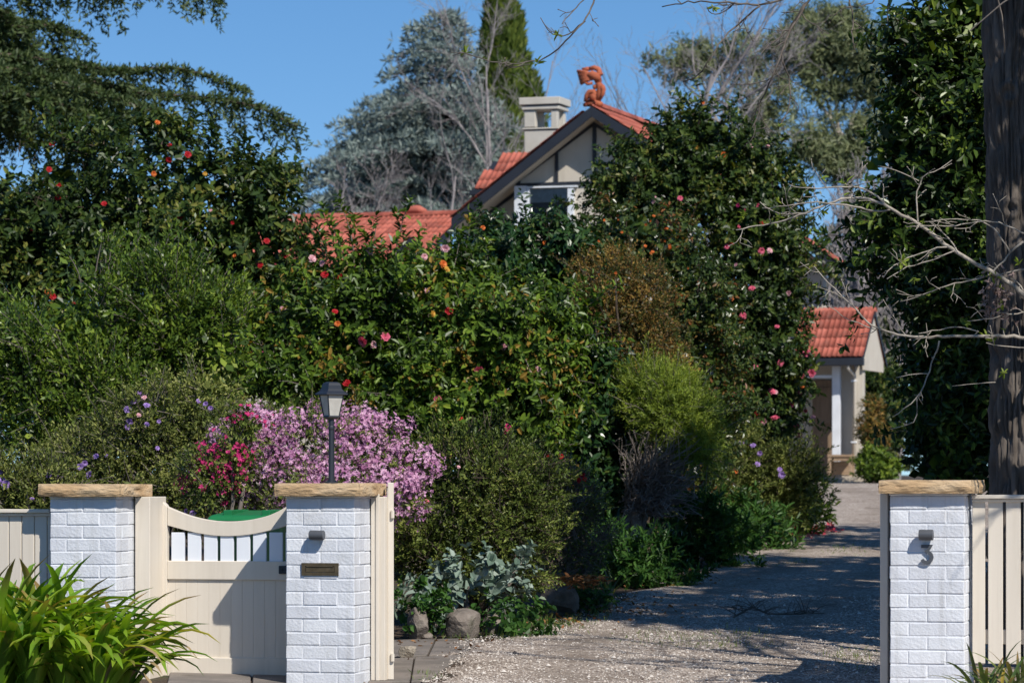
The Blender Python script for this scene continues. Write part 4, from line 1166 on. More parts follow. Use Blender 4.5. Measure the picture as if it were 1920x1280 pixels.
def blossoms(e, lb, n, mat, size, seed, name='blossoms', where=None, r0=.93, rg=None):
    rg = np.random.default_rng(seed)
    pos, d = lb.sample(n, rg, r0, seed, .30, .35, 3.2, .1, .10)
    if where is not None:
        k = where(pos, rg); pos, d = pos[k], d[k]
    n = len(pos)
    ax = nrmz(d + np.array([0, -.25, .25]) + rg.normal(size=(n, 3)) * .35)
    a = nrmz(np.cross(ax, rdir(n, rg))); b = np.cross(ax, a)
    pos = pos + d * rg.uniform(0.0, .05, (n, 1))
    mb = MB(); sz = size * rg.uniform(.7, 1.2, n)
    vs, qs = [], []
    th = np.arange(5) * 2 * math.pi / 5
    # five petals, one island per flower: shared centre vertex
    ctr = pos
    ring = []
    for t in th:
        dirv = a * math.cos(t) + b * math.sin(t)
        side = -a * math.sin(t) + b * math.cos(t)
        ring.append(pos + (dirv * .55 - side * .34 + ax * .20 + rg.normal(size=(n, 3)) * .14) * sz[:, None])
        ring.append(pos + (dirv * 1.0 + ax * .42 + rg.normal(size=(n, 3)) * .22) * sz[:, None])
        ring.append(pos + (dirv * .55 + side * .34 + ax * .20 + rg.normal(size=(n, 3)) * .14) * sz[:, None])
    v = np.stack([ctr] + ring, 1).reshape(-1, 3)
    i = np.arange(n)[:, None] * 16
    q = np.concatenate([i + np.array([[0, 1 + 3 * k, 2 + 3 * k, 3 + 3 * k]]) for k in range(5)], 0)
    mb.add(v, q)
    o = mb.build(name, mat, e); o['kind'] = 'stuff'
    o.matrix_parent_inverse = Matrix.Translation(-Vector(e.location))
    return o

LM = {}
LM['cam_dark'] = leafmat('dark_camellia_leaf', [(0, (0.018, 0.036, 0.010)), (.45, (0.036, 0.066, 0.014)), (.78, (0.070, 0.110, 0.020)), (.94, (0.13, 0.16, 0.030)), (1, (0.18, 0.18, 0.04))], .38, .18, .32, patch=1.5)
LM['cam_mid'] = leafmat('mid_camellia_leaf', [(0, (0.022, 0.042, 0.008)), (.35, (0.052, 0.100, 0.013)), (.7, (0.110, 0.190, 0.024)), (.93, (0.19, 0.28, 0.034)), (.99, (0.25, 0.30, 0.04)), (1, (0.30, 0.19, 0.04))], .38, .28, .32, patch=1.5)
LM['cam_gloss'] = leafmat('glossy_camellia_leaf', [(0, (0.012, 0.040, 0.014)), (.5, (0.028, 0.072, 0.020)), (.9, (0.055, 0.11, 0.026)), (1, (0.10, 0.13, 0.03))], .30, .16, .42, patch=1.5)
LM['cam_bud'] = leafmat('budding_camellia_leaf', [(0, (0.022, 0.045, 0.012)), (.45, (0.050, 0.088, 0.018)), (.8, (0.085, 0.115, 0.024)), (.92, (0.14, 0.13, 0.03)), (1, (0.22, 0.09, 0.03))], .32, .2, .5, patch=1.5)
LM['bright'] = leafmat('bright_shrub_leaf', [(0, (0.030, 0.060, 0.010)), (.4, (0.075, 0.130, 0.018)), (.8, (0.14, 0.215, 0.028)), (1, (0.24, 0.31, 0.045))], .34, .26, .28, patch=2.6)
LM['olive'] = leafmat('olive_shrub_leaf', [(0, (0.050, 0.068, 0.016)), (.45, (0.115, 0.145, 0.034)), (.8, (0.21, 0.235, 0.06)), (1, (0.32, 0.33, 0.10))], .5, .22, .2, patch=2.6)
LM['azalea'] = leafmat('azalea_leaf', [(0, (0.040, 0.058, 0.014)), (.45, (0.095, 0.135, 0.026)), (.8, (0.18, 0.225, 0.045)), (1, (0.26, 0.28, 0.07))], .45, .2, .22, patch=2.6)
LM['bronze'] = leafmat('bronze_shrub_leaf', [(0, (0.035, 0.055, 0.014)), (.4, (0.085, 0.095, 0.024)), (.62, (0.17, 0.115, 0.035)), (.85, (0.30, 0.15, 0.045)), (1, (0.38, 0.25, 0.06))], .45, .22, .22, patch=2.6)
LM['feather'] = leafmat('feathery_shrub_leaf', [(0, (0.09, 0.135, 0.018)), (.5, (0.19, 0.26, 0.03)), (1, (0.32, 0.39, 0.05))], .5, .25, .3, patch=2.6)
LM['magnolia'] = leafmat('evergreen_leaf', [(0, (0.014, 0.030, 0.008)), (.5, (0.034, 0.066, 0.013)), (.85, (0.075, 0.125, 0.020)), (1, (0.17, 0.23, 0.035))], .34, .2, .34, patch=1.5)
LM['cedar'] = leafmat('deodar_needle', [(0, (0.030, 0.052, 0.018)), (.5, (0.060, 0.092, 0.030)), (1, (0.11, 0.145, 0.045))], .55, .2, .3)
LM['blue_cedar'] = leafmat('blue_cedar_needle', [(0, (0.10, 0.14, 0.13)), (.5, (0.19, 0.24, 0.22)), (1, (0.30, 0.35, 0.31))], .6, .12, .3, tcol=(1, 1, 1))
LM['cypress'] = leafmat('cypress_spray', [(0, (0.045, 0.075, 0.014)), (.5, (0.09, 0.135, 0.022)), (1, (0.17, 0.21, 0.035))], .6, .2, .3)
LM['gum'] = leafmat('gum_leaf', [(0, (0.085, 0.110, 0.050)), (.5, (0.16, 0.19, 0.085)), (1, (0.27, 0.29, 0.14))], .5, .2, .4, tcol=(1.1, 1.1, .7))
LM['silver'] = leafmat('silvery_leaf', [(0, (0.11, 0.17, 0.12)), (.5, (0.19, 0.26, 0.20)), (1, (0.32, 0.38, 0.32))], .6, .12, .3, tcol=(1, 1, 1))
LM['cover'] = leafmat('ground_cover_leaf', [(0, (0.022, 0.060, 0.014)), (.5, (0.045, 0.115, 0.022)), (1, (0.09, 0.18, 0.04))], .4, .25, .28)
LM['clivia'] = leafmat('clivia_leaf', [(0, (0.045, 0.11, 0.012)), (.4, (0.085, 0.18, 0.018)), (.75, (0.14, 0.25, 0.028)), (.93, (0.22, 0.30, 0.04)), (1, (0.38, 0.30, 0.06))], .35, .3, .5)
LM['strap'] = leafmat('strap_leaf', [(0, (0.05, 0.08, 0.02)), (.5, (0.09, 0.14, 0.035)), (1, (0.17, 0.20, 0.06))], .45, .2, .4)
LM['bud'] = leafmat('young_leaf', [(0, (0.16, 0.23, 0.03)), (1, (0.30, 0.36, 0.06))], .5, .35, .3)
LM['pinkbl'] = leafmat('pink_azalea_petal', [(0, (0.42, 0.17, 0.33)), (.5, (0.60, 0.32, 0.50)), (1, (0.76, 0.48, 0.63))], .6, .25, .25, tcol=(1.1, 1, 1.1), patch=3.5)
LM['dry'] = leafmat('dry_leaf', [(0, (0.12, 0.05, 0.02)), (.5, (0.30, 0.13, 0.05)), (1, (0.42, 0.24, 0.10))], .8, .1, .2)
LM['petal_fall'] = leafmat('fallen_petal', [(0, (0.42, 0.03, 0.06)), (1, (0.60, 0.10, 0.14))], .8, .1, .2)
LM['grass'] = leafmat('weed_grass', [(0, (0.06, 0.10, 0.02)), (.6, (0.12, 0.19, 0.035)), (1, (0.22, 0.25, 0.06))], .5, .25, .3)
# ---------------------------------------------------------------- trees far behind
def tree_obj(mb, name, mat, e, stuff=False, smooth=False):
    o = mb.build(name, mat, e, smooth=smooth); o.matrix_parent_inverse = Matrix.Translation(-Vector(e.location))
    if stuff: o['kind'] = 'stuff'
    return o

def far_base(px, Y): return np.array([(px - CX) / F * Y, Y, float(gz(Y)) - .05])

def wood_tree(mb, base, d0, L0, r0, rg, levels, kids, ang, spread=.66, wob=.10, upb=.12, k0=7, rmin=.007, tips=None, start=.35, segs=6):
    stack = [(np.array(base, float), nrmz(np.array(d0, float)), L0, r0, 0)]
    while stack:
        p, d, L, r, lv = stack.pop()
        n = segs if lv < 3 else 3
        pts = [p]; ds = [d]; q = p.copy(); dd = d.copy()
        for i in range(n):
            dd = nrmz(dd + rg.normal(size=3) * wob * (1 + .5 * lv) + np.array([0, 0, upb * .3]))
            q = q + dd * L / n; pts.append(q); ds.append(dd)
        r1 = max(r * (.45 if lv == 0 else .35), rmin * .7)
        mb.tube(pts, np.linspace(max(r, rmin), r1, n + 1), max(3, k0 - 2 * lv), 0, cap=False)
        if lv >= levels:
            if tips is not None: tips.append((q, dd))
            continue
        nk = kids[min(lv, len(kids) - 1)]
        for c in range(nk):
            f = start + (1 - start) * (c + rg.random()) / nk if lv == 0 else .2 + .8 * (c + rg.random()) / nk
            i = min(int(f * n), n - 1); t = f * n - i
            pb = pts[i] * (1 - t) + pts[i + 1] * t; db = ds[min(i + 1, n)]
            perp = nrmz(np.cross(db, rg.normal(size=3)))
            a = ang * rg.uniform(.6, 1.3)
            nd = nrmz(db * math.cos(a) + perp * math.sin(a) + np.array([0, 0, upb]))
            stack.append((pb, nd, L * spread * rg.uniform(.7, 1.15) * (1 - .35 * f), r * (1 - .55 * f) * .62, lv + 1))

def bare_tree(px, ptop, Y, label, seed, lean=(0, 0), mat='bark_far', r0=.16, ang=.55, kids=(10, 7, 6, 3), spread=.55, levels=4, upb=.12, base_py=None, grp=None, start=.25, rmin=.006):
    rg = np.random.default_rng(seed)
    b = far_base(px, Y); top = P(px, ptop, Y)[2]
    e = tag(empty('bare_tree', b), label, 'tree', grp)
    mb = MB(); wood_tree(mb, b, (lean[0], lean[1], 1), (top - b[2]) * .82, r0, rg, levels, kids, ang, spread, .10, upb, rmin=rmin, start=start)
    tree_obj(mb, 'branches', M[mat], e, smooth=True)
    return e
GB = 'leafless trees behind the house'
bare_tree(1185, -60, 92, 'leafless lilac grey tree directly behind the finial on the gable', 3, (.03, 0), r0=.12, grp=GB, kids=(12, 7, 6, 3), rmin=.005)
bare_tree(1060, -20, 98, 'leafless tree rising between the chimney and the dark cypress', 8, (-.06, 0), r0=.10, grp=GB, rmin=.005)
bare_tree(1300, 40, 95, 'leafless tree showing above the pointed camellia', 12, (.04, 0), r0=.10, grp=GB, rmin=.005)
bare_tree(890, 190, 88, 'leafless tree in front of the blue cedar', 15, (.06, 0), mat='bark_far', r0=.055, grp=GB, upb=.25, kids=(6, 5, 5, 3), rmin=.004)
bare_tree(985, 130, 90, 'leafless tree veiling the lower part of the cypress', 18, (.0, 0), mat='bark_far', r0=.06, grp=GB, upb=.2, kids=(6, 5, 5, 3), rmin=.004)
bare_tree(585, 295, 96, 'low hazy leafless tree over the left roof ridge', 21, (.1, 0), r0=.10, grp=GB, upb=.2)
bare_tree(640, 320, 92, 'smaller leafless tree beside the foot of the blue cedar', 24, (0, 0), r0=.10, grp=GB, upb=.2)
for k, (px, pt, Yk, lb) in enumerate(((1590, 330, 84, 'tall grey leafless tree right of the gable end'), (1640, 380, 86, 'grey leafless tree above the porch roof corner'), (1540, 350, 88, 'grey leafless tree just above the right roof edge'), (1680, 300, 90, 'leafless tree half hidden by the dark evergreen'))):
    bare_tree(px, pt, Yk, lb, 30 + k, (.03 * (k - 1), 0), mat='bark_far', r0=.13, grp=GB, upb=.45, ang=.38, kids=(12, 6, 5, 3), start=.12, rmin=.010)

rg = np.random.default_rng(333); b = np.array([5.9, 17.2, -.1]); e = tag(empty('bare_tree', b), 'leafless tree on the verge outside the picture whose twig shadows streak the gravel', 'tree', GB)
mb = MB(); wood_tree(mb, b, (-.05, 0, 1), 6.6, .10, rg, 3, (11, 6, 5), .75, .60, .12, .08, rmin=.006, start=.38); tree_obj(mb, 'branches', M['bark_grey'], e, smooth=True)
# blue cedar
def cedar(name, label, px, ptop, Y, prof, mat, seed, n_b, az_bias=None, flat=.12, droop=.10, tuft=.24, step=.15, blades=6, bw=.055, rise=.25, side=.42, pend=0.0, trunk_r=.22, grp=None, east=0.0):
    rg = np.random.default_rng(seed)
    b = far_base(px, Y); e = tag(empty(name, b), label, 'tree', grp)
    wd = MB(); cr = MB()
    ztop = P(px, ptop, Y)[2]
    zz = np.linspace(b[2], ztop, 12)
    tr = np.stack([np.full(12, b[0]) + .08 * rg.normal(size=12), np.full(12, Y) + .08 * rg.normal(size=12), zz], -1)
    wd.tube(tr, np.linspace(trunk_r, .03, 12), 8)
    Pn, Dn = [], []
    ys = np.linspace(ptop + 6, prof[-1][0], n_b)
    for i, y in enumerate(ys):
        L = np.interp(y, [q[0] for q in prof], [q[1] for q in prof]) * Y / F
        az = i * 2.399 + rg.normal() * .3
        L = L * rg.uniform(.75, 1.1) * (.85 + .15 * abs(math.cos(az))) * (1 - east * max(0, math.cos(az)))
        z = P(px, y, Y)[2]; d = np.array([math.cos(az), math.sin(az), 0.0])
        n = max(5, int(L / .3)); f = np.linspace(0, 1, n)
        zc = z + L * (rise * f - (rise + droop) * f ** 2) + .06 * rg.normal(size=n) * f
        pts = np.stack([b[0] + d[0] * L * f, Y + d[1] * L * f, zc], -1)
        wd.tube(pts, np.linspace(max(.02, .02 * L), .008, n), 4, cap=False)
        m = int(L * 5)
        for s in np.linspace(.12, 1, max(m, 4)):
            p0 = np.array([np.interp(s, f, pts[:, k]) for k in range(3)])
            for sg in (-1, 1):
                sl = L * side * (1 - .62 * s) * rg.uniform(.5, 1.1) + .15
                a = az + sg * R(rg.uniform(38, 70))
                nn = max(2, int(sl / step)); ff = np.linspace(.15, 1, nn)
                q = p0 + np.stack([math.cos(a) * sl * ff, math.sin(a) * sl * ff, sl * (.10 * ff - droop * 1.4 * ff ** 2)], -1)
                q = q + rg.normal(size=q.shape) * np.array([.05, .05, flat * .35])
                Pn.append(q); Dn.append(np.tile([math.cos(a), math.sin(a), .15], (nn, 1)))
                if pend > 0:
                    for hq in q[rg.random(nn) < .6]:
                        hl = pend * rg.uniform(.3, 1.1); hn = max(2, int(hl / step)); hf = np.linspace(0, 1, hn)
                        h = hq + np.stack([math.cos(a) * .25 * hl * hf, math.sin(a) * .25 * hl * hf, -hl * hf], -1)
                        Pn.append(h); Dn.append(np.tile([math.cos(a) * .4, math.sin(a) * .4, -.8], (hn, 1)))
    pos = np.vstack(Pn); dr = np.vstack(Dn)
    pos = np.repeat(pos, blades, 0) + rg.normal(size=(len(pos) * blades, 3)) * .03; dr = np.repeat(dr, blades, 0)
    n = len(pos)
    dd = nrmz(dr * .7 + rdir(n, rg) + np.array([0, 0, .35 if pend == 0 else 0.0]))
    blade_geo(cr, pos, dd, rdir(n, rg) + np.array([0, -.5, .6]), tuft * rg.uniform(.6, 1.3, n), bw * rg.uniform(.7, 1.3, n))
    tree_obj(wd, 'trunk', M['bark'], e, smooth=True); tree_obj(cr, 'crown', LM[mat], e, True)
    return e
cedar('blue_cedar', 'blue grey cedar with flat layered branches left of the chimney', 838, 22, 100, [(22, 20), (60, 75), (100, 110), (135, 120), (170, 90), (190, 190), (230, 235), (300, 260), (360, 275), (430, 280)], 'blue_cedar', 5, 92, east=.55)
cedar('blue_cedar', 'second smaller blue cedar filling behind the left roof ridge', 735, 230, 108, [(230, 40), (300, 130), (430, 190)], 'blue_cedar', 9, 40)

# cypress column
rg = np.random.default_rng(77)
b = far_base(955, 112); e = tag(empty('cypress_tree', b), 'tall narrow dark green cypress behind the chimney', 'tree')
n = 16000
y = rng.uniform(-12, 470, n)
hw = np.interp(y, [-12, 0, 25, 100, 250, 470], [3, 13, 25, 40, 64, 85]); cxp = np.interp(y, [-60, 0, 250, 470], [938, 938, 955, 965])
th = rg.random(n) * 6.28; rr = (1 - .35 * rg.random(n) ** 2) * (1 + .22 * fbm(np.stack([np.cos(th) * 2, np.sin(th) * 2, y / 45], -1), 4, 2))
ctr = np.stack([(cxp - CX) / F * 112, np.full(n, 112.), H + (HY - y) / F * 112], -1)
rad = hw * rr / F * 112
pos = ctr + np.stack([np.cos(th) * rad, np.sin(th) * rad, 0 * th], -1)
cr = MB(); dd = nrmz(np.stack([np.cos(th) * .35, np.sin(th) * .35, np.ones(n)], -1) + rg.normal(size=(n, 3)) * .25)
blade_geo(cr, pos, dd, np.stack([np.cos(th), np.sin(th), .2 + 0 * th], -1) + rg.normal(size=(n, 3)) * .4, rg.uniform(.25, .5, n), rg.uniform(.08, .16, n))
tree_obj(cr, 'crown', LM['cypress'], e, True)
mb = MB(); mb.tube([b, b + np.array([-.1, 0, 7]), b + np.array([-.25, 0, 14.])], [.25, .18, .06], 8); tree_obj(mb, 'trunk', M['bark'], e, smooth=True)

# gum tree
def gum(px, Y, lst, label, seed, fork_py, n=3900, lean=0):
    rg = np.random.default_rng(seed); lb = Lobes(lst, Y)
    b = far_base(px, Y); e = tag(empty('gum_tree', b), label, 'tree', 'gum trees behind the house')
    wd = MB(); cr = MB()
    fork = P(px + lean, fork_py, Y)
    wd.tube([b, b * .6 + fork * .4 + np.array([.15, 0, 0]), fork], [.26, .21, .16], 9, cap=False)
    for c, r in zip(lb.c, lb.r):
        limbs(wd, fork.copy(), [c - np.array([0, 0, r[2] * .3])], .09, rg, 6, 0, .16, .4, .03)
        for k in range(7):
            limbs(wd, c - np.array([0, 0, r[2] * .35]), [c + rdir(1, rg)[0] * r * .8], .03, rg, 4, 0, .2, .4, .008)
    pos, dr = lb.sample(n, rg, .35, seed, .25, .55, 1.6, 1.0, .45)
    twigs(cr, pos, dr, 7, .22, .055, .32, rg, 'camellia', -.15, 0, .5, .2, .05)
    tree_obj(wd, 'trunk', M['bark_gum'], e, smooth=True); tree_obj(cr, 'crown', LM['gum'], e, True)
gum(1590, 112, [(1555, 62, 74, 44), (1500, 95, 44, 42), (1615, 92, 52, 40), (1600, 150, 42, 24), (1538, 165, 34, 22), (1650, 150, 36, 40), (1500, 255, 58, 34), (1585, 250, 46, 26), (1640, 260, 40, 30), (1560, 300, 60, 26)], 'tall gum tree with pale limbs and grey green leaf clumps', 51, 330)
gum(1420, 118, [(1395, 108, 40, 34), (1435, 165, 38, 28), (1300, 105, 52, 28), (1262, 120, 30, 26), (1430, 225, 30, 26), (1350, 150, 26, 18)], 'slender gum tree with separate olive clumps above the pointed camellia', 57, 330, 1300)

# deodar cedar at the upper left
def bough_tree():
    rg = np.random.default_rng(91); Y = 56.0
    b = far_base(-170, Y); e = tag(empty('deodar_cedar', b), 'large deodar cedar with drooping boughs reaching in from the upper left', 'tree')
    wd = MB(); cr = MB()
    wd.tube([b, P(-165, 400, Y), P(-160, 0, Y), P(-160, -400, Y)], [.55, .5, .4, .25], 12)
    Pn, Dn, Sz = [], [], []
    def bough(pts, Yo, width, pend, dens=6.0, r=.07, tip=.25):
        q = np.array([P(x, y, Y + Yo + dy) for (x, y, dy) in pts])
        t = np.concatenate([[0], np.cumsum(np.linalg.norm(np.diff(q, axis=0), axis=1))]); L = t[-1]
        n = max(8, int(L / .25)); s = np.linspace(0, L, n); c = np.stack([np.interp(s, t, q[:, k]) for k in range(3)], -1)
        c[1:-1] = (c[:-2] + 2 * c[1:-1] + c[2:]) / 4
        wd.tube(c, np.linspace(r, .012, n), 6, cap=False)
        az0 = math.atan2(q[-1, 1] - q[0, 1], q[-1, 0] - q[0, 0])
        for ss in np.arange(.05 * L, L, 1 / dens):
            p0 = np.array([np.interp(ss, s, c[:, k]) for k in range(3)]); f = ss / L
            for sg in (-1, 1):
                sl = width * (1 - f * (1 - tip)) * rg.uniform(.35, 1.1)
                a = az0 + sg * R(rg.uniform(25, 75)); nn = max(3, int(sl / .07)); ff = np.linspace(.05, 1, nn)
                g = p0 + np.stack([math.cos(a) * sl * ff, math.sin(a) * sl * ff, sl * (.12 * ff - .32 * ff ** 2)], -1)
                Pn.append(g); Dn.append(np.tile([math.cos(a), math.sin(a), -.15], (nn, 1)))
                wd.tube(g[[0, nn // 2, nn - 1]], [.010, .007, .004], 3, cap=False)
                for h0 in g[rg.random(nn) < .30]:
                    hl = pend * rg.uniform(.25, 1.15); hn = max(2, int(hl / .07)); hf = np.linspace(0, 1, hn)
                    h = h0 + np.stack([.22 * hl * hf * math.cos(az0), .1 * hl * hf, -hl * hf], -1) + rg.normal(size=(hn, 3)) * .012
                    Pn.append(h); Dn.append(np.tile([.2, 0, -1.], (hn, 1)))
    bough([(-160, 60, 0), (60, 105, 0), (200, 135, 0), (330, 125, 0), (410, 150, 0), (458, 172, 0)], .3, .75, .42, 7)
    bough([(-160, 90, 0), (100, 140, 0), (260, 175, 0), (400, 185, 0), (490, 200, 0), (556, 240, 0)], -.6, .85, .50, 7)
    bough([(-160, 110, 0), (20, 130, -.6), (150, 165, -1.2), (260, 200, -1.5), (330, 230, -1.6)], -1.6, .95, .6, 8)
    bough([(-160, 160, 0), (20, 170, -.5), (130, 200, -.9), (230, 245, -1.2)], -2.0, .9, .65, 8)
    bough([(-160, 140, 0), (10, 100, 0), (120, 120, 0), (230, 135, 0)], -.9, .8, .55, 8)
    bough([(-160, 20, 0), (0, 40, 0), (90, 45, 0), (160, 75, 0)], 0, .75, .5, 8)
    bough([(-160, -40, 0), (40, -20, 0), (140, -12, 0), (220, 0, 0)], .2, .7, .5, 8)
    bough([(-160, -90, 0), (120, -60, 0), (260, -45, 0), (350, -30, 0), (410, 8, 0)], .1, .75, .62, 6)
    bough([(-160, -120, 0), (100, -100, 0), (240, -70, 0), (330, -40, 0)], .8, .9, .6, 6)
    bough([(-160, 220, 0), (0, 230, -.4), (110, 260, -.5), (180, 300, -.5)], -.8, .9, .6, 8)
    bough([(-160, 180, 0), (60, 190, 1), (200, 215, 1.2), (300, 240, 1.2), (380, 270, 1.2)], 1.2, .9, .6, 7)
    bough([(-160, 0, 0), (-20, 10, 0), (40, 60, 0), (60, 110, 0)], -.5, .8, .6, 8)
    pos = np.vstack(Pn); dr = np.vstack(Dn); k = 7
    pos = np.repeat(pos, k, 0) + rg.normal(size=(len(pos) * k, 3)) * .018; dr = np.repeat(dr, k, 0); n = len(pos)
    dd = nrmz(dr * .6 + rdir(n, rg) + np.array([0, 0, .2]))
    blade_geo(cr, pos, dd, rdir(n, rg) + np.array([.1, -.4, .5]), rg.uniform(.08, .15, n), rg.uniform(.026, .046, n))
    tree_obj(wd, 'trunk', M['bark'], e, smooth=True); tree_obj(cr, 'crown', LM['cedar'], e, True)
bough_tree()

# ---------------------------------------------------------------- garden shrubs
e, lb, rg_, _ = shrub('camellia_tree', 'large dark camellia with red flowers on the left below the cedar', 'tree',
    [(40, 440, 120, 150), (150, 420, 120, 150), (270, 400, 130, 155), (385, 400, 110, 130), (470, 470, 85, 140), (520, 560, 60, 100), (200, 640, 260, 200), (430, 640, 120, 130), (0, 700, 140, 160), (-90, 520, 130, 220)], 37.0,
    LM['cam_dark'], 4700, 8, .092, .046, .20, 101, 230, gap=.86, lump=.34, r0=.55, stem_frac=.10, trunk_r=.06, limb_n=40,
    shoots=[(480, 380, 500, 325), (520, 420, 560, 372), (530, 470, 573, 440), (430, 300, 455, 268), (300, 270, 318, 232), (60, 300, 75, 262), (190, 280, 200, 250), (380, 290, 398, 252), (545, 520, 590, 505)])
shrub_flowers(e, lb, [(97, 270, 'red'), (110, 348, 'red'), (108, 370, 'red'), (92, 318, 'red'), (352, 290, 'red'), (317, 300, 'red'), (348, 405, 'red'), (338, 408, 'red'), (487, 497, 'red', 1.2), (533, 480, 'red'), (500, 452, 'red'), (90, 547, 'orange'), (99, 556, 'red'), (280, 459, 'yellow', .8),
    (295, 230, 'orange'), (318, 272, 'red', .7), (288, 326, 'orange', .8), (384, 326, 'yellow', .8), (195, 382, 'red', .8), (440, 480, 'orange', .7), (395, 395, 'pale', .6), (515, 497, 'pink', .7), (25, 785, 'red', .8), (8, 783, 'red', .9), (70, 808, 'orange', .8), (137, 570, 'red', .7), (436, 418, 'red', .6), (60, 430, 'red', .6)], .040, .18, 11)

e, lb, rg_, _ = shrub('bright_green_shrub', 'bright green upright shrub in front of the dark left camellia', 'shrub',
    [(175, 590, 75, 110), (250, 600, 90, 90), (330, 620, 90, 95), (400, 650, 70, 90), (90, 650, 80, 70), (60, 730, 90, 60), (200, 720, 160, 120), (340, 740, 120, 110), (130, 810, 130, 80)], 31.0,
    LM['bright'], 3800, 11, .057, .022, .26, 111, 210, mode='shoot', up=.75, gap=.92, lump=.40, r0=.45, stem_frac=.2, jit=.30, wood='bark_grey', core=.25,
    shoots=[(175, 520, 190, 455), (200, 520, 208, 470), (150, 540, 130, 480), (80, 660, 2, 640), (60, 690, -4, 690), (110, 620, 30, 590), (70, 740, 0, 715), (90, 770, 10, 765), (250, 540, 262, 500), (330, 560, 345, 510), (395, 600, 410, 545), (290, 550, 300, 505)])

e, lb, rg_, _ = shrub('violet_shrub', 'olive green shrub dotted with violet and white flowers behind the garden gate', 'shrub',
    [(300, 790, 90, 60), (385, 745, 55, 50), (230, 850, 90, 70), (330, 880, 100, 80), (150, 880, 80, 60), (390, 830, 60, 70), (260, 930, 120, 60), (350, 960, 80, 60)], 27.5,
    LM['olive'], 3600, 9, .036, .014, .12, 121, 270, mode='shoot', up=.5, gap=.6, lump=.35, r0=.55, wood='bark_grey', stem_frac=.25, core=.3)
V = 'violet'
shrub_flowers(e, lb, [(250, 752, V), (262, 738, V), (270, 745, 'pale', .8), (240, 768, V), (243, 790, V), (238, 800, V, .8), (275, 760, V, .8), (386, 758, V, .8), (395, 765, V, .7), (372, 752, V, .7), (158, 868, V), (150, 875, V, .8), (168, 890, V, 1.1), (115, 893, V, .8), (105, 897, V), (275, 795, V, .7), (298, 790, V, .6), (362, 962, V, 1.0), (350, 958, V, .8), (200, 855, V, .6), (295, 840, V, .6), (180, 855, V, .7), (260, 778, 'pale', .6)], .034, .12, 13)

e, lb, rg_, _ = shrub('low_violet_shrub', 'low olive shrub with a few violet flowers above the left fence', 'shrub',
    [(30, 920, 60, 40), (90, 915, 50, 45), (-40, 920, 70, 50), (60, 960, 100, 40)], 26.0, LM['olive'], 1300, 9, .038, .015, .12, 127, 40, mode='shoot', up=.5, gap=.45, wood='bark_grey', stem_frac=.25)
shrub_flowers(e, lb, [(10, 908, V, 1.1), (4, 900, V, .8), (0, 885, V, .7), (60, 935, V, .6), (92, 890, V, .8)], .034, .1, 14)

e, lb, rg_, _ = shrub('pink_azalea', 'mounded azalea covered in pale pink blossom behind the lantern', 'shrub',
    [(580, 850, 115, 72), (495, 850, 85, 70), (670, 862, 85, 62), (452, 825, 40, 50), (625, 800, 55, 32), (730, 885, 48, 42), (740, 935, 45, 40), (580, 920, 170, 60), (770, 868, 36, 26), (665, 825, 42, 34), (430, 880, 40, 40)], 26.2,
    LM['azalea'], 2400, 8, .032, .013, .09, 131, 600, mode='shoot', up=.3, gap=.25, wood='bark_grey', stem_frac=.1, core=.3)
def where_p(p, r):
    y = HY - (p[:, 2] - H) / p[:, 1] * F; x = CX + p[:, 0] / p[:, 1] * F
    pr = np.interp(y, [780, 860, 910, 960], [1.0, .98, .8, .45]) * np.where(fbm(p * 4.2, 17, 2) > -.45, 1, .15)
    pr = pr * np.where((x < 430) & (y > 880), .4, 1) * np.where((x < 560) & (y > 890), .35, 1) * np.where((x > 740) & (y > 960), .5, 1)
    return r.random(len(p)) < pr
blossoms(e, lb, 14000, LM['pinkbl'], .019, 132, where=where_p, r0=.88)

e, lb, rg_, _ = shrub('magenta_azalea', 'small deep magenta azalea tucked into the left side of the pink azalea', 'shrub',
    [(410, 880, 32, 32), (440, 850, 18, 34), (462, 800, 14, 20), (400, 905, 36, 34)], 25.6, LM['azalea'], 700, 8, .032, .013, .09, 141, 425, mode='shoot', up=.3, gap=.25, wood='bark_grey')
blossoms(e, lb, 620, FL['magenta'], .019, 142, where=lambda p, r: (fbm(p * 6, 19, 2) > -.05), r0=.9)

e, lb, rg_, _ = shrub('green_azalea', 'rounded green azalea past flowering between the pillar and the drive', 'shrub',
    [(890, 890, 110, 75), (830, 960, 90, 100), (930, 970, 90, 110), (860, 1050, 100, 65), (990, 930, 60, 70), (800, 1030, 60, 70), (960, 1050, 80, 60)], 27.2,
    LM['azalea'], 4100, 9, .034, .013, .10, 151, 890, mode='shoot', up=.45, gap=.62, lump=.32, r0=.6, wood='bark', stem_frac=.3, core=.35, gfreq=3.0)
shrub_flowers(e, lb, [(790, 925, 'pale', .9), (800, 940, 'pink', .7), (780, 950, 'pale', .9), (770, 960, 'pale', .8), (860, 875, 'pale', .5), (845, 1063, V, .9), (838, 1050, V, .7), (850, 1072, V, .6)], .034, .1, 15)

e, lb, rg_, _ = shrub('twiggy_azalea', 'half bare twiggy azalea with a few red flowers beside the feathery shrub', 'shrub',
    [(1050, 960, 65, 75), (1080, 1010, 60, 55), (1040, 1040, 60, 40), (1070, 930, 45, 50)], 29.0, LM['azalea'], 900, 7, .032, .012, .10, 155, 1065, mode='shoot', up=.3, gap=.5, wood='bark_grey', stem_frac=1.0, core=.1, limb_n=60)
shrub_flowers(e, lb, [(1092, 890, 'red', .9), (1085, 900, 'red', .7), (1096, 898, 'red', .7), (1052, 855, 'red', .6), (1030, 855, 'red', .8)], .036, .1, 16)

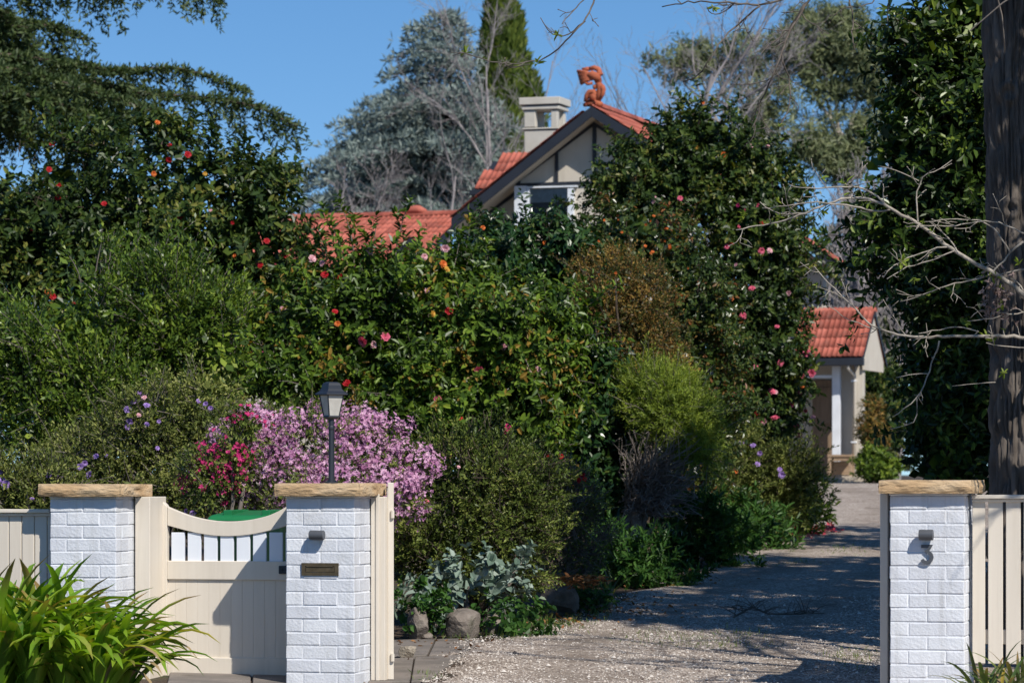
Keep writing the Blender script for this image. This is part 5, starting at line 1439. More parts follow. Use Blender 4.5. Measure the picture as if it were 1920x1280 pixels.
e, lb, rg_, _ = shrub('camellia_shrub', 'broad mid green camellia with scattered pink and red flowers in the centre', 'shrub',
    [(680, 625, 110, 92), (780, 622, 120, 95), (880, 640, 100, 100), (622, 610, 52, 70), (690, 560, 80, 36), (800, 560, 70, 34), (640, 700, 120, 90), (780, 720, 150, 90), (900, 740, 110, 90), (970, 660, 90, 100), (560, 680, 80, 100), (960, 800, 90, 60), (820, 800, 120, 50)], 33.5,
    LM['cam_mid'], 4700, 8, .084, .038, .25, 161, 780, gap=.94, lump=.38, r0=.5, up=.35, stem_frac=.22, wood='bark_grey', trunk_r=.05, limb_n=60,
    shoots=[(660, 545, 640, 385), (640, 550, 612, 405), (690, 540, 705, 425), (740, 545, 762, 392), (760, 545, 785, 450), (700, 540, 662, 420), (830, 545, 862, 450), (615, 560, 575, 470), (612, 580, 560, 520), (780, 545, 748, 415), (650, 545, 625, 430), (700, 545, 690, 450), (800, 545, 815, 470), (860, 560, 880, 480)])
shrub_flowers(e, lb, [(585, 485, 'pale'), (604, 494, 'pale', .8), (609, 515, 'red', .9), (638, 518, 'red', .9), (830, 495, 'orange', 1.2), (838, 505, 'yellow', .8), (842, 583, 'red', 1.1), (681, 640, 'pink', 1.2), (700, 646, 'pale', .9), (722, 632, 'pink', 1.2), (897, 692, 'pink', 1.0), (820, 748, 'pink', 1.0), (945, 650, 'pale', .9),
    (835, 466, 'pale', 1.1), (795, 481, 'pale', 1.0), (692, 470, 'pale', .9), (1008, 692, 'pale', .8), (650, 718, 'red', .9), (490, 663, 'pink', .8), (530, 580, 'pale', 1.0), (811, 588, 'yellow', .8), (460, 700, 'pale', .8), (862, 782, 'red', .8), (950, 805, 'magenta', 1.3), (633, 607, 'orange', .7), (628, 584, 'red', .7), (800, 545, 'pale', .7)], .046, .28, 17)

e, lb, rg_, _ = shrub('dark_camellia', 'dark camellia under the gable window', 'shrub',
    [(905, 505, 55, 55), (960, 525, 65, 60), (1025, 520, 65, 65), (990, 590, 110, 100), (1060, 580, 80, 110), (890, 560, 80, 80), (1070, 700, 80, 90)], 38.0,
    LM['cam_gloss'], 2600, 8, .085, .038, .20, 171, 980, gap=.75, lump=.3, r0=.6, limb_n=20, shoots=[(900, 465, 885, 415), (940, 475, 935, 412), (1000, 470, 1010, 428), (1035, 470, 1050, 415), (920, 465, 915, 420)])
shrub_flowers(e, lb, [(1048, 593, 'orange', .7), (1070, 632, 'orange', .9), (1052, 645, 'orange', .7), (905, 427, 'orange', .7), (1020, 455, 'orange', .6), (880, 480, 'orange', .7)], .042, .24, 18)

e, lb, rg_, _ = shrub('tall_camellia', 'tallest pointed camellia with pink flowers beside the drive', 'tree',
    [(1310, 270, 55, 75), (1260, 335, 68, 75), (1195, 360, 52, 65), (1350, 340, 80, 90), (1425, 365, 58, 80), (1300, 450, 130, 120), (1405, 500, 85, 125), (1448, 480, 38, 90), (1375, 640, 90, 135), (1440, 660, 38, 110), (1405, 780, 58, 85), (1330, 720, 105, 145), (1448, 760, 30, 55), (1160, 415, 42, 55)], 43.0,
    LM['cam_dark'], 5300, 8, .082, .044, .18, 181, 1370, gap=.74, lump=.30, r0=.6, trunk_r=.07, limb_n=40, stem_frac=.05, up=.2,
    shoots=[(1310, 230, 1316, 190), (1280, 260, 1275, 205), (1340, 260, 1352, 225), (1240, 280, 1230, 255), (1180, 300, 1165, 282), (1410, 290, 1405, 255), (1450, 300, 1470, 262), (1480, 370, 1508, 355), (1150, 360, 1125, 335), (1140, 390, 1110, 365)])
K = 'pink'
shrub_flowers(e, lb, [(1500, 457, K, 1.1), (1427, 470, K), (1443, 470, 'pale', .8), (1393, 592, K), (1436, 581, K, .9), (1410, 541, K, .9), (1512, 662, K, 1.2), (1503, 655, K), (1463, 680, K), (1522, 700, K, 1.2), (1417, 687, K, .7), (1457, 612, K, .7), (1504, 726, 'orange', .9), (1500, 735, K, .8), (1483, 760, K), (1447, 734, K), (1425, 786, K), (1433, 790, 'pale', .9), (1453, 783, K, 1.1),
    (1494, 794, K, 1.1), (1499, 815, K, 1.0), (1420, 775, 'red', 1.0), (1372, 458, 'red', 1.0), (1363, 463, 'pink', .9), (1479, 550, 'pale', .8), (1524, 782, 'pale', .9), (1430, 417, 'red', .9), (1384, 385, 'magenta', .7), (1396, 394, 'pink', .9), (1421, 386, 'pink', .7), (1356, 290, 'orange', .7), (1440, 275, 'pale', .8), (1408, 275, 'pale', .8),
    (1307, 277, 'yellow', .7), (1280, 452, 'orange', .9), (1252, 547, 'orange'), (1250, 520, 'orange', .8), (1226, 370, 'pale', .7), (1225, 378, 'pale', .7), (1275, 372, 'pink', .9), (1485, 755, 'red', .7), (1510, 770, 'red', .8), (1505, 705, K, .7), (1440, 740, 'red', .6), (1385, 425, 'pink', .7), (1300, 600, 'orange', .7), (1333, 620, 'orange', .9), (1380, 497, 'pale', .6), (1372, 560, 'orange', .6), (1318, 193, 'orange', .6), (1454, 735, 'pale', .6)], .048, .24, 19)

e, lb, rg_, _ = shrub('budding_camellia', 'glossy camellia with orange buds in front of the tall camellia', 'shrub',
    [(1125, 470, 50, 45), (1185, 460, 75, 55), (1250, 480, 60, 70), (1280, 580, 70, 100), (1310, 700, 70, 100), (1120, 560, 70, 100), (1100, 720, 80, 100), (1130, 850, 80, 100), (1160, 930, 70, 70), (1310, 830, 60, 90)], 38.5,
    LM['cam_bud'], 3600, 9, .062, .028, .17, 191, 1200, gap=.68, lump=.3, r0=.6, limb_n=30)
rgb = np.random.default_rng(5)
shrub_flowers(e, lb, [(1070 + rgb.random() * 220, 405 + rgb.random() * 150, 'orange', rgb.uniform(.35, .6)) for _ in range(34)] + [(1150, 905, 'pale', .9), (1128, 905, 'pale', .8), (1140, 945, 'pale', .6)], .040, .2, 20)

e, lb, rg_, _ = shrub('glossy_camellia', 'dark glossy leaved camellia low behind the green azalea', 'shrub',
    [(1080, 780, 90, 80), (1010, 790, 80, 70), (1110, 880, 70, 90), (1050, 870, 70, 60)], 34.5, LM['cam_gloss'], 1700, 8, .095, .046, .20, 195, 1070, gap=.55, lump=.2)

e, lb, rg_, _ = shrub('bronze_shrub', 'bronze tinted fine leaved shrub in the middle of the hedge', 'shrub',
    [(1165, 520, 75, 55), (1205, 580, 50, 70), (1140, 575, 60, 50), (1230, 640, 35, 60), (1195, 660, 50, 50), (1260, 690, 30, 40)], 36.8, LM['bronze'], 2600, 9, .034, .011, .11, 201, 1190, mode='shoot', up=.5, gap=.62, lump=.45, r0=.45, wood='bark', stem_frac=.1, gfreq=3)

e, lb, rg_, _ = shrub('feathery_shrub', 'feathery lime green shrub with a bare gnarled base beside the drive', 'shrub',
    [(1235, 735, 50, 42), (1275, 775, 48, 48), (1215, 745, 36, 34), (1305, 825, 30, 50), (1260, 780, 50, 40)], 34.0, LM['feather'], 2600, 14, .045, .007, .16, 211, 1185, mode='needle', up=.45, gap=.35, wood='bark_grey', stem_frac=.05, core=.5, lump=.25)
# its bare lower twigs and twisted trunk
mb = MB(); rg2 = np.random.default_rng(9)
bb = G(1180, 1085)
bb = np.array([(1180 - CX) / F * 34, 34., float(gz(34.)) - .05])
forks = [P(1195, 955, 33.9), P(1210, 930, 34.0), P(1180, 940, 34.1)]
for f in forks: limbs(mb, bb.copy(), [f], .055, rg2, 8, 0, .3, .4, .035)
for k in range(260):
    f = forks[rg2.integers(3)]
    t = P(rg2.uniform(1160, 1320), rg2.uniform(800, 975), 34 + rg2.uniform(-.75, .1))
    limbs(mb, f.copy(), [t], .013, rg2, 4, 0, .35, .4, .003)
M['bark_skirt'] = surf('grey_dead_twig', [(0.3, (0.17, 0.14, 0.12)), (0.7, (0.33, 0.28, 0.25))], 14, 0.9)
o = mb.build('trunk', M['bark_skirt'], None, smooth=True); reparent_world(o, e)

e, lb, rg_, _ = shrub('mixed_border_shrub', 'olive border shrub with violet flowers at the bend of the drive', 'shrub',
    [(1390, 880, 80, 60), (1470, 890, 50, 60), (1350, 930, 60, 60), (1430, 940, 70, 55), (1300, 930, 50, 60), (1500, 920, 30, 50)], 41.0, LM['olive'], 2200, 9, .050, .018, .15, 221, 1400, mode='shoot', up=.5, gap=.42, stem_frac=.1)
shrub_flowers(e, lb, [(1283, 892, 'pale', 1.2), (1287, 888, 'violet', .9), (1420, 870, V), (1412, 835, V), (1466, 890, V, 1.1), (1462, 880, V, .8), (1390, 830, V, .8), (1283, 960, V, .9), (1286, 968, V, .7), (1355, 967, V, .7), (1375, 972, V, .6), (1380, 884, 'orange', .7), (1425, 850, V, .8)], .042, .16, 23)

# evergreen on the right of the drive
e, lb, rg_, _ = shrub('evergreen_tree', 'dense dark evergreen filling the space left of the big trunk', 'tree',
    [(1745, 90, 36, 80), (1820, 30, 45, 60), (1725, 190, 34, 70), (1770, 250, 48, 80), (1715, 310, 40, 60), (1790, 370, 55, 80), (1700, 450, 42, 38), (1765, 480, 66, 80), (1780, 590, 50, 75), (1815, 640, 70, 100), (1790, 740, 66, 95), (1780, 850, 58, 80), (1845, 820, 65, 120), (1860, 540, 55, 150), (1865, 200, 40, 90)], 30.0,
    LM['magnolia'], 3700, 8, .095, .040, .24, 231, 1800, auto=60, gap=.86, lump=.32, r0=.6, trunk_r=.08, limb_n=40, back=.8,
    shoots=[(1720, 130, 1690, 40), (1735, 110, 1715, 10), (1700, 260, 1660, 215), (1690, 300, 1640, 265), (1750, 60, 1745, -20), (1660, 450, 1600, 430), (1655, 470, 1610, 490), (1770, 200, 1800, 120), (1740, 260, 1700, 225), (1800, 300, 1835, 250), (1770, 60, 1790, -10), (1705, 170, 1668, 110)])
# the neighbour that stands out of frame and shades the drive
rg = np.random.default_rng(241)
b = np.array([5.4, 22.9, 0.0]); e = tag(empty('shade_tree', b), 'tall dense evergreen behind the right fence whose shade falls on the drive', 'tree')
lbs = Lobes([], 22); lbs.c = np.array([(5.3, 22.8, 2.3), (5.75, 22.9, 4.8), (5.3, 22.7, 7.2), (5.6, 23.0, 8.8), (6.4, 24.5, 4.0), (6.6, 25.0, 5.8)]); lbs.r = np.array([(1.2, 1.5, 1.3), (1.1, 1.3, 1.6), (1.3, 1.6, 1.4), (1.0, 1.2, 1.3), (1.5, 1.8, 2.4), (1.4, 1.6, 1.7)]); lbs.Y = 22
pos, dr = lbs.sample(2600, rg, .5, 5, .2, .25, 1.4, 1.0, .45)
cr = MB(); twigs(cr, pos, dr, 7, .22, .11, .30, rg, 'camellia', .2, 0, .4)
tree_obj(cr, 'crown', LM['magnolia'], e, True)
mb = MB(); limbs(mb, b.copy(), list(lbs.c), .12, rg, 8); tree_obj(mb, 'trunk', M['bark'], e, smooth=True)
for (bx_, by_, cs_, lab_, sd_) in ((7.2, 29.5, ((7.0, 29.5, 3.4, 1.7, 2.0), (7.1, 29.4, 5.8, 1.9, 2.0), (6.9, 29.6, 7.6, 1.5, 1.4)), 'dense evergreen halfway along the right side of the drive, outside the picture', 245),
                                   (8.4, 37.5, ((8.2, 37.5, 3.4, 2.1, 2.0), (8.3, 37.3, 5.6, 2.2, 1.8)), 'tall evergreen at the upper right side of the drive, outside the picture', 249)):
    rg = np.random.default_rng(sd_); b = np.array([bx_, by_, float(gz(by_))]); e = tag(empty('shade_tree', b), lab_, 'tree')
    lbs = Lobes([], by_); lbs.c = np.array([c_[:3] for c_ in cs_]); lbs.r = np.array([(c_[3], c_[3], c_[4]) for c_ in cs_]); lbs.Y = by_
    pos, dr = lbs.sample(1500, rg, .4, sd_, .25, .45, .9, 1.0, .6)
    cr = MB(); twigs(cr, pos, dr, 7, .26, .13, .35, rg, 'camellia', .2, 0, .4)
    tree_obj(cr, 'crown', LM['magnolia'], e, True)
    mb = MB(); limbs(mb, b.copy(), list(lbs.c), .14, rg, 8); tree_obj(mb, 'trunk', M['bark'], e, smooth=True)

# leafy screen far behind the porch
shrub('screen_tree', 'grey green tree screen behind the leafless trees past the porch roof', 'tree', [(1580, 560, 70, 110), (1650, 520, 60, 130), (1700, 600, 70, 150), (1610, 700, 110, 120)], 104.0, LM['gum'], 1500, 7, .24, .09, .40, 255, 1620, gap=.5, cl=.5, auto=30, limb_n=20, trunk_r=.12)
# small plants by the porch
e, lb, rg_, _ = shrub('porch_bush', 'small bright green bush right of the porch stool', 'shrub', [(1635, 870, 24, 22), (1655, 880, 25, 22)], 68.0, LM['bright'], 500, 8, .08, .035, .12, 251, 1640, cl=.10, auto=4)
e, lb, rg_, _ = shrub('nandina_shrub', 'reddish feathery shrub against the porch corner', 'shrub', [(1630, 795, 13, 32), (1642, 820, 18, 32), (1636, 760, 10, 20)], 69.0, LM['bronze'], 420, 8, .07, .022, .12, 252, 1635, gap=.4, cl=.10, auto=8)
e, lb, rg_, _ = shrub('far_hedge_shrub', 'dark shrub seen past the right corner of the porch', 'shrub', [(1640, 730, 35, 40), (1670, 780, 40, 90)], 76.0, LM['cam_dark'], 700, 8, .12, .05, .2, 253, 1650, gap=.4)

# ---------------------------------------------------------------- big trunk on the right, with its overhead twigs
rg = np.random.default_rng(301)
YT = 24.0
mb = MB(); na, nh = 200, 300
zz = np.linspace(float(gz(YT)) - .1, P(0, -420, YT)[2], nh); th = np.linspace(0, 2 * math.pi, na, endpoint=False)
py = HY - (zz - H) / YT * F
cxx = (np.interp(py, [-400, 0, 400, 900, 1200], [1890, 1893, 1902, 1910, 1912]) - CX) / F * YT
rr = np.interp(py, [-400, 0, 900, 1100], [.19, .205, .21, .25])
Z, T = np.meshgrid(zz, th, indexing='ij')
ct, st_ = np.cos(T), np.sin(T)
warp = .55 * vnoise(np.stack([ct * 2, st_ * 2, Z * 1.5], -1), 2)
a = np.stack([ct * 6.5 + warp, st_ * 6.5 + warp, Z * 3.4], -1)
rid = 1 - np.abs(vnoise(a, 11)) * 1.0
rid = np.clip(rid, 0, 1) ** 2.2
rid2 = 1 - np.abs(vnoise(a * np.array([1.9, 1.9, 2.6]), 21))
d = -.046 * rid ** 1.4 - .014 * rid2 ** 2 + .007 * vnoise(np.stack([ct * 30, st_ * 30, Z * 22], -1), 31)
# branch scar
kp = P(1893, 175, YT); ang = np.arctan2(-1.0, -.25)
for (kx, ky, kw) in ((1890, 178, .06), (1905, 395, .05)):
    zk = P(kx, ky, YT)[2]; dth = np.angle(np.exp(1j * (T - ang)))
    q = np.hypot(dth * .2, Z - zk) / kw
    d = d + .028 * np.exp(-((q - 1) / .35) ** 2) - .02 * np.exp(-(q / .5) ** 2)
Rr = rr[:, None] + d
v = np.stack([cxx[:, None] + Rr * ct, YT + Rr * st_, Z], -1).reshape(-1, 3)
i, j = np.meshgrid(np.arange(nh - 1), np.arange(na), indexing='ij'); j2 = (j + 1) % na
mb.add(v, np.stack([i * na + j, i * na + j2, (i + 1) * na + j2, (i + 1) * na + j], -1).reshape(-1, 4))
M['trunk'] = surf('furrowed_bark', [(0.3, (0.065, 0.054, 0.046)), (0.55, (0.125, 0.105, 0.09)), (0.8, (0.21, 0.185, 0.165))], 9, 0.95, 0.6, 60, stretch=(1, 1, .35), bdist=.01)
tb = np.array([(1910 - CX) / F * YT, YT, float(gz(YT))])
bt = tag(empty('street_tree', tb), 'large tree with a furrowed grey trunk at the right edge', 'tree')
o = tree_obj(mb, 'trunk', M['trunk'], bt, smooth=True)

def px_branch(mb, pts, Y, r0, r1, rg, twig=.5, tl=.22, k=5, tips=None, yj=.0, dens=9, up=.15):
    q = np.array([P(x, y, Y + (yj * math.sin(i * 1.3))) for i, (x, y) in enumerate(pts)])
    t = np.concatenate([[0], np.cumsum(np.linalg.norm(np.diff(q, axis=0), axis=1))]); L = t[-1]
    n = max(6, int(L / .05)); s = np.linspace(0, L, n); c = np.stack([np.interp(s, t, q[:, j]) for j in range(3)], -1)
    for _ in range(3): c[1:-1] = (c[:-2] + 2 * c[1:-1] + c[2:]) / 4
    c[1:-1] += rg.normal(size=(n - 2, 3)) * .0035
    rad = np.linspace(r0, r1, n) * (1 + .10 * rg.random(n))
    mb.tube(c, rad, k, 0)
    if tips is not None: tips.append(c[-1])
    if twig <= 0: return
    tg = nrmz(np.gradient(c, axis=0))
    for ss in np.arange(.12 * L, L, 1 / dens):
        if rg.random() > twig: continue
        i = int(ss / L * (n - 1)); p = c[i]
        d = nrmz(tg[i] * rg.uniform(.4, .9) + nrmz(np.cross(tg[i], rg.normal(size=3))) * rg.uniform(.5, 1.0) + np.array([0, 0, up]))
        l = tl * rg.uniform(.25, 1.2); m_ = 5; w = [p]
        for j in range(m_):
            d = nrmz(d + rg.normal(size=3) * .22); w.append(w[-1] + d * l / m_)
        rs = max(r1, rad[i] * .45)
        mb.tube(w, np.linspace(rs, .0022, m_ + 1), 4, 0)
        mb.tube([w[-1] - d * .004, w[-1] + d * .006, w[-1] + d * .014], [.0022, .0042, .001], 4, 0)     # bud
        if tips is not None and rg.random() < .4: tips.append(w[-1])
        if l > tl * .6:
            for j in (2, 3):
                d2 = nrmz(d + rg.normal(size=3) * .8); l2 = l * .4
                mb.tube([w[j], w[j] + d2 * l2 * .5, w[j] + nrmz(d2 + rg.normal(size=3) * .3) * l2], [.003, .0026, .0018], 4, 0)
def z3(pts): return [(1200 + a / 2.667, b / 2.667) for a, b in pts]
def z2(pts): return [(560 + a / 2.977, b / 2.977) for a, b in pts]
def z9(pts): return [(1480 + a / 2.845, 400 + b / 2.845) for a, b in pts]
def budleaves(e, tips, rg, n=5, L=.035, prob=.6, name='young_leaves'):
    cr = MB(); t = np.array([q for q in tips if rg.random() < prob])
    if len(t) == 0: return
    twigs(cr, t, rdir(len(t), rg) + np.array([0, 0, .3]), n, L, L * .42, .02, rg, 'camellia', .3, 0, .3)
    tree_obj(cr, name, LM['bud'], e, True)
M['bark_twig'] = surf('dark_twig_bark', [(0.3, (0.075, 0.06, 0.05)), (0.7, (0.17, 0.145, 0.125))], 20, 0.9)
tips = []
over = [([(1400, -90), (1117, -40)] + z2([(1660, 0), (1590, 130), (1480, 230), (1440, 300), (1290, 355), (1150, 355), (1080, 350), (935, 300)]), .009, .0035, .45, .20),
        (z2([(1150, 355), (1140, 370), (1210, 385), (1290, 360)]), .004, .003, .3, .1),
        ([(1160, -60)] + z2([(1590, 0), (1540, 50), (1470, 135)]), .006, .003, .5, .15),
        (z2([(1600, 120), (1500, 210), (1440, 215), (1370, 150), (1350, 100)]), .005, .003, .4, .12),
        ([(1560, -70)] + z3([(720, 5), (600, 30), (470, 15), (350, 10), (230, 12), (110, 35)]), .010, .004, .5, .25),
        (z3([(600, 30), (480, 130), (420, 185), (385, 240), (330, 330), (290, 390), (215, 410)]), .007, .0035, .5, .18),
        (z3([(470, 15), (420, 70), (360, 85), (335, 35)]), .005, .003, .4, .15),
        ([(1540, -60)] + z3([(850, 0), (760, 130), (700, 290), (660, 390), (620, 470), (590, 560), (560, 640)]), .010, .004, .75, .30),
        (z3([(710, 300), (745, 380), (755, 470), (735, 590), (690, 640)]), .006, .0035, .6, .18),
        (z3([(820, 20), (730, 180), (640, 220), (600, 280)]), .006, .003, .5, .2),
        ([(1600, -60)] + z3([(1040, 0), (1070, 90), (1055, 180), (1075, 250)]), .007, .0035, .6, .2),
        ([(1680, -60)] + z3([(1240, 0), (1235, 70), (1240, 140)]), .006, .003, .6, .2),
        ([(1640, -70)] + z3([(1190, 10), (1120, 30), (1040, 40)]), .006, .003, .6, .2)]
# limbs overhead that carry them (above the frame)
anchor = P(1888, -330, YT)
mb = MB()
lim = [[anchor, P(1700, -260, YT - .2), P(1400, -160, YT - .2), P(1200, -110, YT), P(1117, -60, YT)], [P(1890, -280, YT), P(1760, -170, YT - .3), P(1640, -110, YT - .1), P(1540, -80, YT)], [P(1889, -380, YT), P(1960, -480, YT + .3), P(2100, -640, YT + .4)], [P(1889, -400, YT), P(1860, -620, YT - .3), P(1900, -900, YT)]]
for l in lim:
    l = np.array(l); t = np.linspace(0, 1, 20); c = np.stack([np.interp(t, np.linspace(0, 1, len(l)), l[:, k]) for k in range(3)], -1)
    for _ in range(3): c[1:-1] = (c[:-2] + 2 * c[1:-1] + c[2:]) / 4
    mb.tube(c, np.linspace(.07, .012, 20), 8, 0)
tree_obj(mb, 'limbs', M['bark_grey'], bt, smooth=True)
for pts, r0, r1, tw, tl in over:
    mb = MB(); px_branch(mb, pts, YT, r0, r1, rg, tw, tl, 5, tips, .12, 10, -.1)
    tree_obj(mb, 'branch', M['bark_twig'], bt, smooth=True)
budleaves(bt, tips[:40:5] + [P(1048, 66, YT), P(1003, 119, YT), P(1007, 121, YT)], rg, 6, .05, .5)

# pale bare sapling reaching in from the right
YS = 22.9
sb = np.array([(2010 - CX) / F * YS, YS, float(gz(YS))]); sp = tag(empty('bare_sapling', sb), 'pale bare branches with green buds reaching across the trunk from the right', 'tree')
mb = MB(); mb.tube([sb - np.array([0, 0, .1]), P(2005, 900, YS), P(1995, 650, YS), P(2000, 400, YS), P(2020, 100, YS), P(2010, -150, YS), P(2030, -420, YS)], [.05, .045, .04, .03, .022, .013, .004], 9); px_branch(mb, [(2008, 250), (2060, 120), (2090, -60)], YS, .014, .003, rg, .6, .3); px_branch(mb, [(2018, 60), (1975, -60), (1960, -220)], YS, .012, .003, rg, .6, .3); px_branch(mb, [(2012, -120), (2060, -250), (2075, -400)], YS, .009, .003, rg, .6, .3); tree_obj(mb, 'trunk', M['bark_pale'], sp, smooth=True)
tips = []
br = [([(1995, 640), (1930, 560), (1880, 520), (1853, 507)] + z9([(1060, 305), (950, 240), (830, 170), (690, 50), (580, 0)]) + z3([(1250, 1040), (1180, 1005), (1100, 985), (1000, 990), (870, 1050), (780, 1085), (640, 1125), (560, 1130), (480, 1150)]), .019, .0035, .55, .30),
      ([(1998, 650), (1960, 640)] + z9([(1250, 655), (1050, 655), (900, 655), (800, 660), (620, 655), (470, 625), (400, 570), (340, 500), (240, 400), (130, 280)]), .015, .003, .55, .26),
      (z9([(800, 680), (770, 780), (740, 880), (680, 985), (620, 1045), (550, 1085)]), .006, .003, .5, .20),
      (z9([(680, 985), (690, 1070), (680, 1130), (540, 1150)]), .004, .003, .3, .12),
      (z9([(740, 855), (640, 855), (570, 875)]), .004, .003, .3, .1),
      ([(1920, 505)] + z9([(1150, 320), (1050, 335), (900, 370), (800, 400), (700, 440), (590, 470)]), .007, .003, .6, .22),
      (z3([(1390, 1110), (1380, 990), (1400, 880), (1450, 858), (1500, 850), (1560, 800)]), .006, .003, .35, .14),
      (z3([(1395, 905), (1290, 850), (1190, 830)]), .0042, .003, .4, .14),
      (z3([(1250, 1040), (1160, 960), (1100, 930), (950, 940), (790, 945), (740, 920)]), .0075, .003, .5, .20),
      ([(1930, 440)] + z3([(1780, 1100), (1740, 1098), (1600, 1130), (1440, 1130), (1330, 1135)]), .006, .003, .6, .2),
      (z9([(840, 180), (740, 190), (640, 240), (560, 260), (500, 345)]), .006, .003, .6, .2),
      (z9([(880, 200), (760, 250), (600, 290), (520, 350)]), .005, .003, .6, .2),
      ([(1990, 560), (1940, 590)] + z9([(1240, 515), (1100, 555), (950, 575)]), .007, .003, .5, .2),
      (z9([(1250, 150), (1170, 210), (1100, 320), (1060, 330)]), .008, .005, .5, .18),
      (z9([(1180, 210), (1110, 90), (1040, 35), (900, 30), (720, 45)]), .006, .003, .6, .18),
      ([(1990, 660)] + z9([(1250, 705), (1180, 720), (1050, 690)]), .006, .003, .4, .15),
      (z9([(1010, 630), (900, 590), (760, 630), (690, 640)]), .005, .003, .5, .16),
      (z9([(460, 620), (330, 580), (200, 490)]), .004, .002, .2, .1),
      (z9([(1100, 900), (1000, 905), (870, 920)]), .003, .002, .2, .1),
      (z3([(1250, 1050), (1170, 1065), (1080, 1030), (1000, 1020), (860, 1010), (700, 1035), (610, 1040)]), .007, .003, .5, .2),
      (z3([(870, 1050), (760, 1080), (640, 1060), (600, 1010)]), .0045, .003, .4, .14)]
for k, (pts, r0, r1, tw, tl) in enumerate(br):
    mb = MB(); px_branch(mb, pts, YS, r0, r1, rg, tw, tl, 6, tips, .05, 9, .1)
    tree_obj(mb, 'branch', M['bark_pale'], sp, smooth=True)
budleaves(sp, tips, rg, 5, .032, .16)
budleaves(sp, [P(*q, YS) for q in ((1455, 378), (1395, 412), (1460, 410), (1540, 396), (1845, 632), (1866, 640), (1860, 520), (1870, 540), (1878, 570), (1540, 335), (1395, 405), (1883, 700), (1912, 496), (1690, 490), (1710, 520))], rg, 7, .05, 1.0)
# the bunch of dry leaves caught where the branches cross
cr = MB(); q = np.array([P(1868 + rg.normal() * 14, 560 + rg.normal() * 22, YS - .02) for _ in range(60)])
twigs(cr, q, rdir(60, rg), 3, .04, .02, .03, rg, 'camellia', -.6, 0, .4)
M['dead'] = leafmat('dead_leaf', [(0, (0.16, 0.11, 0.10)), (1, (0.34, 0.26, 0.24))], .8, .1, .2)
tree_obj(cr, 'dead_leaves', M['dead'], sp, True)

# ---------------------------------------------------------------- strap-leaved clumps in front of the wall
def obj_leafmat(name, stops, rough, trans):
    m = leafmat(name, stops, rough, trans)
    nt = m.node_tree
    oi = nt.nodes.new('ShaderNodeObjectInfo')
    for n in nt.nodes:
        if n.type == 'VALTORGB':
            for l in list(n.inputs[0].links): nt.links.remove(l)
            nt.links.new(oi.outputs['Random'], n.inputs[0])
            # leaf tips dry out: a mark along the leaf's own length
            ln = nt.nodes.new('ShaderNodeVectorMath'); ln.operation = 'LENGTH'
            tc = nt.nodes.new('ShaderNodeTexCoord'); nz_ = nt.nodes.new('ShaderNodeTexNoise'); nz_.inputs['Scale'].default_value = 5
            nt.links.new(tc.outputs['Object'], nz_.inputs['Vector'])
            rp = ramp(nt, [(.60, (0, 0, 0)), (.78, (1, 1, 1))]); nt.links.new(nz_.outputs['Fac'], rp.inputs[0])
            tr_ = ramp(nt, [(.0, (0, 0, 0)), (.62, (0, 0, 0)), (.80, (1, 1, 1))]); nt.links.new(tc.outputs['Object'], ln.inputs[0]); nt.links.new(ln.outputs['Value'], tr_.inputs[0])
            cut = nt.nodes.new('ShaderNodeMath'); cut.operation = 'MULTIPLY'; gt_ = nt.nodes.new('ShaderNodeMath'); gt_.operation = 'GREATER_THAN'; gt_.inputs[1].default_value = .62
            frc = nt.nodes.new('ShaderNodeMath'); frc.operation = 'FRACT'; m7 = nt.nodes.new('ShaderNodeMath'); m7.operation = 'MULTIPLY'; m7.inputs[1].default_value = 7.31
            nt.links.new(oi.outputs['Random'], m7.inputs[0]); nt.links.new(m7.outputs[0], frc.inputs[0]); nt.links.new(frc.outputs[0], gt_.inputs[0]); nt.links.new(tr_.outputs[0], cut.inputs[0]); nt.links.new(gt_.outputs[0], cut.inputs[1])
            mx = nt.nodes.new('ShaderNodeMixRGB'); mx.inputs[2].default_value = (.26, .30, .05, 1)
            outs = [l.to_socket for l in n.outputs[0].links]
            nt.links.new(rp.outputs[0], mx.inputs[0]); nt.links.new(n.outputs[0], mx.inputs[1])
            mx3 = nt.nodes.new('ShaderNodeMixRGB'); mx3.inputs[2].default_value = (.30, .19, .07, 1)
            nt.links.new(cut.outputs[0], mx3.inputs[0]); nt.links.new(mx.outputs[0], mx3.inputs[1])
            for s_ in outs: nt.links.new(mx3.outputs[0], s_)
            break
    return m
CL = obj_leafmat('clivia_strap', [(0, (0.085, 0.19, 0.014)), (.4, (0.16, 0.30, 0.02)), (.75, (0.25, 0.40, 0.03)), (.93, (0.34, 0.47, 0.05)), (1, (0.50, 0.42, 0.08))], .36, .35)
CL2 = obj_leafmat('agapanthus_strap', [(0, (0.05, 0.085, 0.025)), (.6, (0.10, 0.16, 0.045)), (.9, (0.18, 0.20, 0.06)), (1, (0.42, 0.30, 0.05))], .4, .2)
CLD = surf('dry_strap', [(0.28, 0.20, 0.10)], 8, .8)
